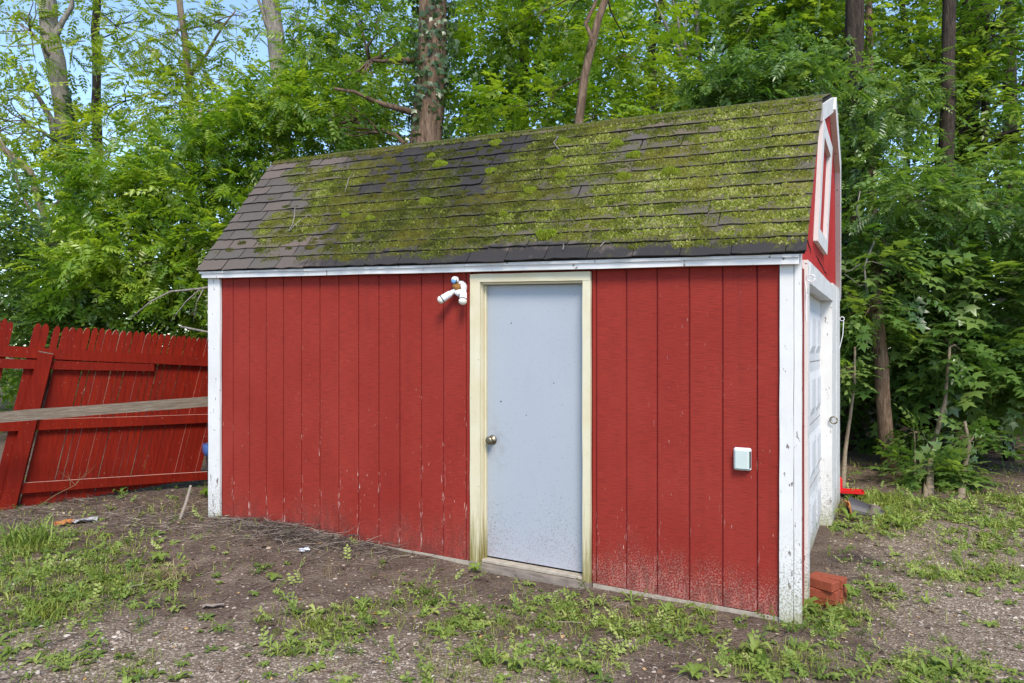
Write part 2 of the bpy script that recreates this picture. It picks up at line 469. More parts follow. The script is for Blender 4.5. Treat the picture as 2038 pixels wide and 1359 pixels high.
def mat_fence():
    t = NT('fence_red_stain'); v = t.coord(); r = t.rnd()
    gr = t.noise(t.coord(scale=(40, 40, 2.5)), 1.0, 4, 0.6)
    col = t.mix(t.ramp(gr, [(0.35, 0), (0.7, 1)]), (0.155, 0.0080, 0.002), (0.225, 0.0135, 0.0035))
    col = t.mix(t.math('MULTIPLY', r, 0.4), col, (0.12, 0.007, 0.004))
    sp = t.ramp(t.noise(t.coord(scale=(1,1,0.5)), 70, 3, 0.6), [(0.69, 0), (0.72, 1)])
    bl = t.noise(v, 3.0, 4, 0.6); col = t.mix(t.math('MULTIPLY', t.ramp(bl, [(0.45, 0), (0.7, 1)]), 0.45), col, (0.10, 0.007, 0.005))
    col = t.mix(t.math('MULTIPLY', sp, 0.6), col, (0.5, 0.28, 0.2))
    t.pbr(col, 0.7, t.bump(gr, 0.35, 0.004), 0.12); return t.m

def mat_ground():
    t = NT('soil_and_gravel'); v = t.coord('Object')
    big = t.noise(v, 0.55, 4, 0.6); mid = t.noise(v, 3.5, 5, 0.65); fine = t.noise(v, 38, 5, 0.7); peb = t.vor(v, 62)
    grav = t.attr('gravel')
    soil = t.mix(t.ramp(mid, [(0.3, 0), (0.7, 1)]), (0.105, 0.072, 0.052), (0.255, 0.190, 0.140))
    soil = t.mix(t.ramp(fine, [(0.4, 0), (0.68, 0.8)]), soil, (0.050, 0.033, 0.024))
    soil = t.mix(t.ramp(fine, [(0.62, 0), (0.72, 0.7)]), soil, (0.19, 0.15, 0.125))
    cell = t.n('ShaderNodeTexVoronoi'); t.l(v, cell.inputs['Vector']); cell.inputs['Scale'].default_value = 62
    cv = t.sep(cell.outputs['Color'])[0]
    gcol = t.ramp(cv, [(0, (0.18,0.135,0.098)), (0.35, (0.30,0.230,0.160)), (0.75, (0.40,0.315,0.225)), (1, (0.54,0.46,0.37))])
    gcol = t.mix(t.ramp(peb, [(0.25, 0), (0.55, 0.8)]), gcol, (0.15, 0.110, 0.080))
    m = t.ramp(t.math('ADD', grav, t.maprange(mid, 0.25, 0.75, -0.45, 0.45)), [(0.32, 0), (0.72, 1)])
    col = t.mix(m, soil, gcol)
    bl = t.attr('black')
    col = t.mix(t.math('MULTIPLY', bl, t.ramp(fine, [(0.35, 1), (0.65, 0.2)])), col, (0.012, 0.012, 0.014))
    h = t.math('ADD', t.math('MULTIPLY', fine, 1.2), t.math('MULTIPLY', peb, -0.8))
    t.pbr(col, 0.95, t.bump(h, 0.8, 0.02), 0.15); return t.m

def mat_pebble():
    t = NT('pebble_stone'); a = t.attr('tint')
    col = t.ramp(a, [(0, (0.14,0.104,0.076)), (0.3, (0.30,0.235,0.18)), (0.6, (0.43,0.355,0.28)), (0.85, (0.55,0.485,0.41)), (1, (0.72,0.69,0.62))])
    t.pbr(col, 0.8, None, 0.3); return t.m

def mat_litter():
    t = NT('dead_leaf'); a = t.attr('tint')
    col = t.ramp(a, [(0, (0.060,0.038,0.026)), (0.4, (0.16,0.105,0.066)), (0.7, (0.29,0.21,0.14)), (0.9, (0.44,0.35,0.25)), (1, (0.46,0.25,0.05))])
    t.pbr(col, 0.75, None, 0.25); return t.m
def mat_twig(name='dry_twig', k=1.0):
    t = NT(name); a = t.attr('tint')
    col = t.ramp(a, [(0, (0.045*k,0.032*k,0.026*k)), (0.45, (0.12*k,0.092*k,0.074*k)), (0.8, (0.25*k,0.20*k,0.16*k)), (1, (0.42*k,0.35*k,0.27*k))])
    t.pbr(col, 0.85, None, 0.2); return t.m

M = {}
M['siding'] = mat_siding(); M['gable_lit_red'] = mat_siding('gable_lit_red_paint', (0.46,0.026,0.022), dirt=False)  # gable red brighter than the front: stronger light there put into its colour
M['backing'] = mat_siding('red_groove_paint', (0.17,0.014,0.013), dirt=False)
M['white'] = mat_white(); M['white_clean'] = mat_white('white_door_paint', 0.12, (0.62,0.615,0.615))
M['cream'] = mat_cream(); M['door'] = mat_door(); M['shingle'] = mat_shingle()
M['felt'] = mat_simple('slot_shade_felt', (0.020,0.019,0.018), 0.95, 0.1); M['moss'] = mat_moss(); M['moss_bright'] = mat_moss('bright_moss', (0.045,0.070,0.005), (0.110,0.165,0.009), (0.21,0.29,0.020))
M['worn'] = mat_simple('worn_pale_edge', (0.70,0.40,0.31), 0.8, 0.2, 0, 0.7, 22, 0.2); M['fence'] = mat_fence(); M['ground'] = mat_ground(); M['pebble'] = mat_pebble(); M['litter'] = mat_litter(); M['twig'] = mat_twig()
M['concrete'] = mat_simple('concrete', (0.42,0.36,0.28), 0.9, 0.2, var=0.6, scale=18, bump=0.4)
M['sill'] = mat_simple('weathered_sill', (0.25,0.205,0.165), 0.8, 0.2, var=0.6, scale=14, bump=0.3)
M['greywood'] = mat_bark('weathered_grey_wood', (0.10,0.072,0.048), (0.22,0.175,0.13), (0.33,0.275,0.215), (2.2, 40, 40), 0.5)
M['rawwood'] = mat_bark('bare_wood', (0.20,0.155,0.12), (0.31,0.255,0.21), (0.40,0.34,0.285), (40, 3, 40), 0.3)
M['metal'] = mat_simple('tarnished_brass', (0.26,0.22,0.15), 0.38, 0.5, 1.0, 0.4, 60)
M['rust'] = mat_simple('rusted_brown', (0.30,0.14,0.035), 0.9, 0.2, 0, 0.6, 80, 0.6)
M['plastic_white'] = mat_simple('white_fixture', (0.74,0.73,0.74), 0.4, 0.5, 0, 0.15, 40, 0.05)
M['bulb'] = mat_simple('frosted_bulb', (0.74,0.72,0.60), 0.22, 0.5, 0, 0.12, 25, 0.03)
M['lens'] = mat_simple('blue_sensor_lens', (0.16,0.34,0.62), 0.15, 0.6, 0, 0.3, 30, 0.0)
M['cover'] = mat_simple('grey_green_cover', (0.50,0.56,0.52), 0.4, 0.45, 0, 0.15, 12, 0.03)
M['brick'] = mat_simple('red_brick', (0.30,0.075,0.040), 0.9, 0.15, 0, 0.5, 45, 0.5)
M['red_plastic'] = mat_simple('red_plastic', (0.55,0.012,0.012), 0.3, 0.5, 0, 0.15, 20, 0.03)
M['clear_plastic'] = mat_simple('milky_plastic', (0.58,0.62,0.70), 0.3, 0.5, 0, 0.1, 20, 0.02)
M['black_plastic'] = mat_simple('faded_black_plastic', (0.055,0.050,0.052), 0.5, 0.4, 0, 0.3, 20, 0.1)
M['terracotta'] = mat_simple('terracotta', (0.42,0.165,0.055), 0.8, 0.2, 0, 0.3, 30, 0.2)
M['paper'] = mat_simple('crumpled_paper', (0.40,0.39,0.39), 0.7, 0.3, 0, 0.9, 55, 0.2)
M['blue_bag'] = mat_simple('blue_bag_plastic', (0.05,0.12,0.30), 0.25, 0.5, 0, 0.4, 30, 0.1)
M['bark'] = mat_bark('rough_brown_bark', (0.050,0.033,0.022), (0.19,0.125,0.082), (0.34,0.245,0.170))
M['bark_dark'] = mat_bark('dark_bark', (0.016,0.012,0.010), (0.055,0.041,0.031), (0.115,0.088,0.066))
M['bark_pale'] = mat_bark('pale_grey_bark', (0.10,0.085,0.07), (0.30,0.265,0.225), (0.44,0.40,0.35))
M['bark_sapling'] = mat_bark('sapling_bark', (0.12,0.09,0.06), (0.25,0.195,0.135), (0.35,0.285,0.205), (20, 20, 4), 0.4)
M['leaf_bright'] = mat_leaf('bright_green_leaf', [(0.085,0.170,0.018), (0.200,0.320,0.028), (0.400,0.490,0.060)], 0.45)
M['leaf_mid'] = mat_leaf('mid_green_leaf', [(0.065,0.140,0.020), (0.155,0.260,0.030), (0.310,0.400,0.060)], 0.45)
M['leaf_dark'] = mat_leaf('dark_green_leaf', [(0.042,0.095,0.018), (0.082,0.150,0.026), (0.155,0.230,0.045)], 0.42)
M['leaf_blue'] = mat_leaf('cool_green_leaf', [(0.080,0.165,0.038), (0.150,0.250,0.054), (0.270,0.370,0.100)], 0.42)
M['leaf_pale'] = mat_leaf('yellow_green_leaf', [(0.150,0.230,0.024), (0.270,0.360,0.034), (0.420,0.470,0.060)], 0.52)
M['leaf_ivy'] = mat_leaf('ivy_leaf', [(0.032,0.070,0.020), (0.070,0.125,0.036), (0.150,0.195,0.090)], 0.3, 0.35)
M['grass'] = mat_leaf('grass_blade', [(0.125,0.175,0.026), (0.270,0.325,0.048), (0.450,0.440,0.130)], 0.30, 0.5, 0.25)
M['weed'] = mat_leaf('weed_leaf', [(0.105,0.170,0.032), (0.230,0.310,0.058), (0.400,0.440,0.130)], 0.28, 0.5, 0.25)
M['straw'] = mat_leaf('dry_grass_blade', [(0.22,0.17,0.09), (0.33,0.25,0.14), (0.42,0.34,0.20)], 0.2, 0.6, 0.2)

# ------------------------------------------------------------------ ground
def gravel_mask(x, y):
    a, b = (np.asarray(x)-CX)*CT-(np.asarray(y)-CY)*ST, (np.asarray(x)-CX)*ST+(np.asarray(y)-CY)*CT
    m = 0.10 + 0.9*np.clip((4.55-np.asarray(y))/1.0, 0, 1)*np.clip((1.2-np.asarray(x))/1.4, 0, 1)
    m = np.maximum(m, 0.74*np.clip((a-0.05)/0.5, 0, 1)*np.clip((7.6-np.asarray(y))/1.2, 0, 1))
    m = np.maximum(m, 0.30*np.exp(-((a+2.2)/2.2)**2)*np.clip((-b)/0.8, 0, 1))
    return np.where(np.asarray(y) > 8.6, 0.0, m)
def build_ground():
    xs = np.unique(np.concatenate([np.linspace(-260,-30,12), np.linspace(-30,-7,20), np.arange(-7,8,0.07), np.linspace(8,30,20), np.linspace(30,260,12)]))
    ys = np.unique(np.concatenate([np.linspace(-260,-10,12), np.linspace(-10,2.2,14), np.arange(2.2,9.6,0.07), np.linspace(9.7,30,40), np.linspace(32,400,16)]))
    X, Y = np.meshgrid(xs, ys); Z = gh(X, Y)
    Z = np.where(np.abs(X) > 40, 0.2, Z)
    V = np.stack([X.ravel(), Y.ravel(), Z.ravel()], 1); nx = len(xs); ny = len(ys)
    i = (np.arange(ny-1)[:,None]*nx + np.arange(nx-1)[None]).ravel()
    T = np.concatenate([np.stack([i,i+1,i+nx+1],1), np.stack([i,i+nx+1,i+nx],1)])
    o = np_mesh('ground', V, T, M['ground'], smooth=True)
    x, y = V[:,0], V[:,1]
    p = o.data.attributes.new('gravel','FLOAT','POINT'); p.data.foreach_set('value', gravel_mask(x, y).astype(np.float32))
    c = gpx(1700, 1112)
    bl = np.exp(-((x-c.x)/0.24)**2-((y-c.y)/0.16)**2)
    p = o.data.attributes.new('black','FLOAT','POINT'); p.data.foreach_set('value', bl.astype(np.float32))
    tag(o, 'bare soil and gravel yard with weedy patches', kind='structure')
build_ground()

# ------------------------------------------------------------------ shed
SHED_L, SHED_D = 4.88, 3.40
ZT = 2.075                                  # top of the front siding
shed = empty('shed', (CX, CY, 0), -TH)
tag(shed, 'small red wooden shed with mossy barn roof and pale blue door', 'shed')

MB().box((-4.87,-0.006,-0.20),(-2.235,0.10,-0.022)).box((-1.29,-0.006,-0.20),(-0.02,0.10,-0.022)).build('foundation', M['concrete'], shed, shear=True)
mb = MB().box((-4.87,0.009,-0.02),(-2.15,0.035,ZT+0.03)).box((-1.345,0.009,-0.02),(-0.01,0.035,ZT+0.03)).box((-2.15,0.009,2.0),(-1.345,0.035,ZT+0.03))
mb.build('wall_sheathing', M['backing'], shed, shear=True)
gl = [-4.752,-4.618,-4.424,-4.230,-4.035,-3.838,-3.642,-3.447,-3.250,-3.053,-2.856,-2.660,-2.464,-2.269]
edges = [(gl[i], gl[i+1]) for i in range(len(gl)-1)] + [(-2.269,-2.224)]
gr_ = [-1.300,-1.268,-1.060,-0.855,-0.650,-0.446,-0.242,-0.112]
edges += [(gr_[i], gr_[i+1]) for i in range(len(gr_)-1)]
for i, (x0, x1) in enumerate(edges):
    m = MB(); d = R.uniform(-0.0012, 0.0012)
    m.box((x0+0.0045, d, -0.018+R.uniform(-0.004,0.004)), (x1-0.0045, 0.012, ZT+0.02), 0.0016)
    m.build('siding_board', M['siding'], shed, shear=True)
# trims
def tb(name, lo, hi, axis, mat=M['white'], n=10, jit=0.0018, parent=shed):
    return MB().board(lo, hi, axis, n, jit).build(name, mat, parent, shear=True)
tb('corner_trim', (-4.900,-0.022,-0.06), (-4.756,0.0,ZT+0.005), 2)
tb('corner_trim', (-0.112,-0.022,-0.055), (-0.034,-0.001,ZT+0.005), 2)
tb('corner_trim', (-0.031,-0.020,-0.075), (0.010,0.010,ZT+0.07), 2)
tb('fascia', (-4.93,-0.066,2.066), (0.000,-0.040,2.126), 0, n=16, jit=0.0025)
tb('eave_moulding', (-4.945,-0.079,2.104), (0.000,-0.067,2.121), 0, n=14)
MB().box((-4.9,-0.041,2.10),(0.0,0.02,2.122)).build('soffit', M['white'], shed, shear=True)
# closed walls behind
MB().box((-4.87,0.036,-0.05),(-4.83,SHED_D-0.04,2.1)).build('end_wall', M['siding'], shed, shear=True)
MB().box((-4.87,SHED_D-0.039,-0.05),(-0.01,SHED_D,2.1)).build('back_wall', M['siding'], shed, shear=True)

# door
MB().board((-2.223,-0.026,-0.02),(-2.142,0.0,1.993),2,10,0.0015).build('door_casing', M['cream'], shed, shear=True)
MB().board((-1.357,-0.026,-0.05),(-1.301,0.0,1.993),2,10,0.0015).build('door_casing', M['cream'], shed, shear=True)
MB().board((-2.223,-0.0265,1.9945),(-1.301,0.0,2.052),0,8,0.0012).build('door_casing', M['cream'], shed, shear=True)
MB().box((-2.150,0.0005,-0.02),(-2.136,0.12,1.99)).box((-2.134,0.030,-0.02),(-2.122,0.052,1.975)).build('door_jamb', M['cream'], shed, shear=True)
MB().box((-1.357,0.0005,-0.02),(-1.344,0.12,1.99)).build('door_jamb', M['cream'], shed, shear=True)
MB().box((-2.135,0.0005,1.979),(-1.358,0.12,1.993)).build('door_jamb', M['cream'], shed, shear=True)
d_ = MB(); d_.box((-2.134,0.056,0.019),(-1.358,0.096,1.977),0.003)
door = d_.build('door', M['door'], shed, shear=True)
kM = Matrix.Translation((-2.082,0.056,0.862+0)) @ Matrix.Rotation(pi/2,4,'X')
kb = MB().lathe([(0.034,0.0),(0.034,0.006),(0.027,0.013),(0.015,0.017),(0.0135,0.030),(0.020,0.036),(0.0275,0.046),(0.0285,0.056),(0.025,0.064),(0.017,0.068),(0.008,0.067)],24,kM)
kb.build('door_knob', M['metal'], door, smooth=True, shear=True)
MB().board((-2.22,-0.045,-0.055),(-1.30,0.10,-0.012),0,8,0.004).build('door_sill', M['sill'], shed, shear=True)
MB().box((-2.135,-0.012,-0.010),(-1.358,0.055,0.012),0.003).build('threshold', M['concrete'], shed, shear=True)
MB().board((-2.20,-0.064,-0.075),(-1.30,-0.047,-0.030),0,6,0.004).build('sill_board', M['sill'], shed, shear=True)

# gable end on the right
LEAN = 0.045
def ga(z): return -0.012 + LEAN*max(z-2.15, 0)
def gable_prism(poly, th, off, name, mat, parent):
    "extrude a (b, z) polygon lying on the leaning gable face"
    n = len(poly)
    vs = [(ga(z)+off, b, z) for b, z in poly] + [(ga(z)+off-th, b, z) for b, z in poly]
    fs = [tuple(range(n)), tuple(range(2*n-1, n-1, -1))] + [(i, i+n, (i+1)%n+n, (i+1)%n) for i in range(n)]
    return MB().add(vs, fs).build(name, mat, parent, shear=True)
BK, ZK, BP, ZP, ZE = 0.80, 3.262, SHED_D/2, 3.575, 2.134
gb = gable_prism([(0.0,2.06),(SHED_D,2.06),(SHED_D,2.12),(SHED_D-BK+0.02,ZK-0.05),(BP,ZP-0.045),(BK-0.02,ZK-0.05),(0.0,2.12)], 0.02, 0.0, 'gable_panel', M['gable_lit_red'], shed)
# split line in the sheet
for (b0, b1, z0, z1) in [(0.06,0.75,2.32,2.22),(1.1,2.2,2.25,2.19)]:
    m = MB(); pts = []
    k = 7
    for i in range(k+1):
        f_ = i/k; b = b0+(b1-b0)*f_; z = z0+(z1-z0)*f_+R.uniform(-0.012,0.012); pts.append((ga(z)+0.001, b, z))
    m.tube(pts, [0.002]+[0.006]*(k-1)+[0.002], 5).build('split_crack', M['bark_dark'], gb, shear=True)
# decorative window frame on the gable: four boards
wf = empty('window_frame'); wf.parent = shed
def fbd(p): return gable_prism(p, 0.030, 0.032, 'frame_board', M['white'], wf)
W0, W1, WZ0, WZ1, WB = 0.86, 1.74, 2.315, 3.165, 0.14
fbd([(W0,WZ0),(W1,WZ0),(W1-WB,WZ0+0.10),(W0+WB,WZ0+0.10)]); fbd([(W0,WZ1),(W0+WB,WZ1-0.10),(W1-WB,WZ1-0.10),(W1,WZ1)])
fbd([(W0,WZ0+0.003),(W0+WB-0.002,WZ0+0.102),(W0+WB-0.002,WZ1-0.102),(W0,WZ1-0.003)]); fbd([(W1,WZ0+0.003),(W1,WZ1-0.003),(W1-WB+0.002,WZ1-0.102),(W1-WB+0.002,WZ0+0.102)])
# rake trims along the roof edge
def rake(p0, p1, w, name='rake_trim', off=0.03, th=0.022, mat=M['white']):
    dx, dz = p1[0]-p0[0], p1[1]-p0[1]; L = sqrt(dx*dx+dz*dz); nx, nz = dz/L*w, -dx/L*w
    if nz > 0: nx, nz = -nx, -nz
    gable_prism([p0, p1, (p1[0]+nx, p1[1]+nz), (p0[0]+nx, p0[1]+nz)], th, off, name, mat, shed)
rake((BK-0.01,ZK-0.03),(BP,ZP-0.027),0.11)
rake((BP+0.003,ZP-0.027),(SHED_D-BK,ZK-0.03),0.11, off=0.045, th=0.055)
rake((SHED_D-BK,ZK-0.033),(SHED_D+0.10,ZE-0.03),0.10, off=0.045, th=0.055)
rake((-0.06,ZE-0.01),(0.02,ZE+0.10),0.05, off=0.014)
# garage door end wall
OB0, OB1, OZ = 0.34, 2.36, 1.985
MB().box((-0.03,0.012,-0.05),(0.0,OB0-0.09,2.06)).build('gable_siding', M['siding'], shed, shear=True)
MB().box((-0.03,OB1+0.08,-0.05),(0.0,SHED_D,2.06)).build('gable_siding', M['siding'], shed, shear=True)
tb('door_casing', (-0.13,OB0-0.10,-0.06),(0.022,OB0,2.12),2,M['white'],10,0.002)
tb('door_casing', (-0.13,OB1,0.01),(0.022,OB1+0.10,1.985),2,M['white'],10,0.002)
tb('door_header', (-0.13,OB0+0.002,OZ),(0.026,OB1+0.11,2.118),1,M['white'],8,0.002)
tb('corner_trim', (-0.02,OB1+0.13,0.02),(0.022,OB1+0.55,2.15),2,M['white'],10,0.002)
tb('corner_trim', (-0.02,OB1+0.56,0.03),(0.026,SHED_D+0.02,2.15),2,M['white'],10,0.002)
gd = MB().box((-0.12,OB0+0.002,-0.03),(-0.075,OB1-0.002,OZ-0.002)).build('garage_door', M['white_clean'], shed, shear=True)
for r_ in range(4):
    z0 = 0.06+r_*0.48
    MB().box((-0.0745,OB0+0.01,z0-0.033),(-0.072,OB1-0.01,z0-0.029)).build('joint_strip', M['sill'], gd, shear=True)
    for c_ in range(4):
        b0 = OB0+0.06+c_*0.49
        m = MB(); A0, A1 = -0.0748, -0.058
        o_ = [(b0,z0+0.03),(b0+0.42,z0+0.03),(b0+0.42,z0+0.37),(b0,z0+0.37)]; i_ = [(b0+0.06,z0+0.09),(b0+0.36,z0+0.09),(b0+0.36,z0+0.31),(b0+0.06,z0+0.31)]
        m.add([(A0,*p) for p in o_]+[(A1,*p) for p in i_], [(4,5,6,7)]+[(k,(k+1)%4,(k+1)%4+4,k+4) for k in range(4)])
        m.build('raised_panel', M['white_clean'], gd, shear=True)
MB().lathe([(0.028,0),(0.028,0.012),(0.02,0.02)],14,Matrix.Translation((-0.0745,OB0+0.34,0.78))@Matrix.Rotation(pi/2,4,'Y')).build('door_latch', M['metal'], gd, shear=True)
# hook and eye hardware
def ring(c, r, th, name, mat, parent, axis='Y'):
    pts = []
    for k in range(13):
        an = 2*pi*k/12
        pts.append((c[0]+r*cos(an), c[1], c[2]+r*sin(an)) if axis == 'Y' else (c[0], c[1]+r*cos(an), c[2]+r*sin(an)))
    return MB().tube(pts, th, 6).build(name, mat, parent, smooth=True, shear=True)
ring((0.045,OB0-0.18,2.00),0.022,0.004,'eye_ring',M['plastic_white'],shed)
MB().tube([(0.012,OB0-0.19,1.98),(0.022,OB0-0.19,1.90),(0.016,OB0-0.19,1.80),(0.02,OB0-0.19,1.74)],0.0045,6).build('hook_rod', M['plastic_white'], shed, shear=True)
ring((0.052,SHED_D-0.1,1.86),0.020,0.0035,'eye_ring',M['plastic_white'],shed)
MB().tube([(0.066,SHED_D-0.1,1.84),(0.058,SHED_D-0.1,1.70),(0.036,SHED_D-0.1,1.60),(0.026,SHED_D-0.1,1.56)],0.0035,6).build('hook_rod', M['plastic_white'], shed, shear=True)
ring((0.035,OB1-0.02,0.95),0.03,0.006,'hasp_ring',M['metal'],shed)

# ------------------------------------------------------------------ roof
EB = -0.085
DB, DZ = BK-EB, ZK-ZE
SLEN = sqrt(DB*DB+DZ*DZ); tb_, tz_ = DB/SLEN, DZ/SLEN
def roofp(a, t, h): return (a, EB+tb_*t-tz_*h, ZE+tz_*t+tb_*h)
prof = [(EB,ZE),(BK,ZK),(BP,ZP),(SHED_D-BK,ZK),(SHED_D+0.12,ZE),(SHED_D+0.12,ZE-0.03),(SHED_D-BK-0.015,ZK-0.045),(BP,ZP-0.04),(BK+0.015,ZK-0.045),(EB+0.008,ZE-0.012)]
n_ = len(prof)
RA0, RA1 = -4.950, 0.035
mb = MB(); vs_ = [(RA0,b,z) for b,z in prof]+[(RA1+ (0.022 if z > 3.1 else 0.0),b,z) for b,z in prof]
fs_ = [(i,(i+1)%n_,(i+1)%n_+n_,i+n_) for i in range(n_)] + [(9,8,1,0),(8,7,2,1),(7,6,3,2),(6,5,4,3),(10,11,18,19),(11,12,17,18),(12,13,16,17),(13,14,15,16)]
mb.add(vs_, fs_); roof = mb.build('roof', M['felt'], shed, shear=True)  # near-black deck: shadow and dirt of the tab slots put into its colour
NC = 12; E_ = SLEN/NC
def moss_d(a, t):
    a = np.asarray(a, float); t = np.asarray(t, float); s = t/SLEN
    right = 1.1/(1+np.exp(-(a+2.25)*2.6))
    leftb = np.exp(-((a+4.05)/0.55)**2)*np.clip((s-0.10)/0.15, 0, 1)*(1-np.clip((s-0.85)/0.15,0,1)*0.55)
    midb = 0.66*np.exp(-((a+3.0)/0.9)**2)
    d = np.maximum(np.maximum(right*0.98, leftb*0.95), midb)
    d = d*np.clip((a+4.86-0.28*(1-s))/0.30, 0, 1)
    low = np.clip((s-0.02)/0.10, 0, 1)*0.75+0.25
    d = d*low
    d = d + (fbm(a*2.4+3, t*4.0, 21)-0.5)*1.25 + (fbm(a*6, t*9, 25)-0.5)*1.3
    dk = np.exp(-((a+3.0)/0.45)**2-((s-0.62)/0.22)**2)+1.6*np.exp(-((a+2.6)/0.7)**2-((s-0.92)/0.16)**2)
    return np.clip(d-dk*0.22, 0, 1)*np.clip((s+0.03)/0.08, 0, 1)
def stain_d(a, t):
    a = np.asarray(a, float); s = np.asarray(t, float)/SLEN
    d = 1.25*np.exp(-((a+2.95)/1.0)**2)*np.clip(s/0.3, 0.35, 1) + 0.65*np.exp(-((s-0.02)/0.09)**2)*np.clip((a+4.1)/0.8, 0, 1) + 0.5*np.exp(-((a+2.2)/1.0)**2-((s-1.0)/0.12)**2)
    return np.clip(d + (fbm(a*1.7, np.asarray(t)*2.3, 31)-0.5)*0.35*np.clip((a+4.6)/0.8, 0.2, 1) + 0.25*np.clip((a+3.2)/2, 0, 1), 0, 1)
def shingle_tab(a0, a1, t0, cut_top=None):
    nx = 4; vs = []; fs = []; mo = []; st = []
    l0 = R.uniform(-0.003, 0.005); lift = 0.013+R.uniform(0, 0.007); slack = [R.uniform(-0.006,0.006) for _ in range(nx+1)]
    t2 = t0+E_+0.03
    if cut_top: t2 = min(t2, cut_top)
    for r, (t, h) in enumerate([(t0, lift), (t0+E_*0.5, 0.0085), (t2, 0.004)]):
        for k in range(nx+1):
            a = a0+(a1-a0)*k/nx
            tt = t+(l0+slack[k] if r == 0 else 0)
            hh = h+(R.uniform(-0.0015,0.002) if r == 0 else 0)
            vs.append(roofp(a, tt, hh)); mo.append(float(moss_d(a, max(tt,0)))); st.append(float(stain_d(a, tt)))
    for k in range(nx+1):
        p = vs[k]; h = 0.010; vs.append((p[0], p[1]+tz_*h, p[2]-tb_*h)); mo.append(0.0); st.append(1.4)  # lower edge darkened: slot shadow and dirt put into this value
    for r in range(2):
        for k in range(nx):
            i = r*(nx+1)+k; fs.append((i, i+1, i+nx+2, i+nx+1))
    b = 3*(nx+1)
    for k in range(nx): fs.append((b+k, b+k+1, k+1, k))
    fs.append((b, 0, nx+1)); fs.append((nx, b+nx, 2*nx+1))
    m = MB().add(vs, fs)
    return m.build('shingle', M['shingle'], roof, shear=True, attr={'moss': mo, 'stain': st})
TAB = 0.305
for c in range(NC):
    t0 = c*E_-(0.012 if c == 0 else 0)
    x = RA0-0.012 + (0.5 if c % 2 else 0.0)*TAB + R.uniform(-0.015, 0.015) - (TAB if c % 2 else 0)
    x -= 0.12*TAB*(c % 3)
    ed = [RA0-0.012]
    while x < RA1:
        if x > RA0+0.04: ed.append(x)
        x += TAB*R.uniform(0.985, 1.015)
    if RA1+0.004-ed[-1] < 0.05: ed.pop()
    re = RA1+0.008+0.020*(c/NC)**1.0
    ed.append(re)
    for i in range(len(ed)-1):
        gw = 0.0028 if c == 0 and ed[i] > -3.6 else R.uniform(0.003, 0.006)
        g0 = 0.0 if i == 0 else gw; g1_ = 0.0 if i == len(ed)-2 else gw
        shingle_tab(ed[i]+g0, ed[i+1]-g1_, t0, SLEN-0.002)
# ridge caps folded over the upper slope
x = RA0-0.012; us = ((BP-BK), (ZP-ZK)); ul = sqrt(us[0]**2+us[1]**2); us = (us[0]/ul, us[1]/ul)
while x < RA1:
    x1 = min(x+TAB, RA1+0.03); vs = []; fs = []; mo = []; st = []; nx = 4
    for k in range(nx+1):
        a = x+0.003+(x1-x-0.006)*k/nx; w = R.uniform(-0.003, 0.003)
        for q in (roofp(a, SLEN-0.018+w, 0.010), roofp(a, SLEN+0.006, 0.012), (a, BK+us[0]*(ul-0.004), ZK+us[1]*(ul-0.004)+0.008), roofp(a, SLEN-0.018+w, 0.003)):
            vs.append(q); mo.append(0.75); st.append(0.55)
    for k in range(nx):
        i = k*4; fs += [(i,i+4,i+5,i+1),(i+1,i+5,i+6,i+2),(i+3,i+7,i+4,i)]
    MB().add(vs, fs).build('ridge_shingle', M['shingle'], roof, shear=True, attr={'moss': mo, 'stain': st}); x = x1
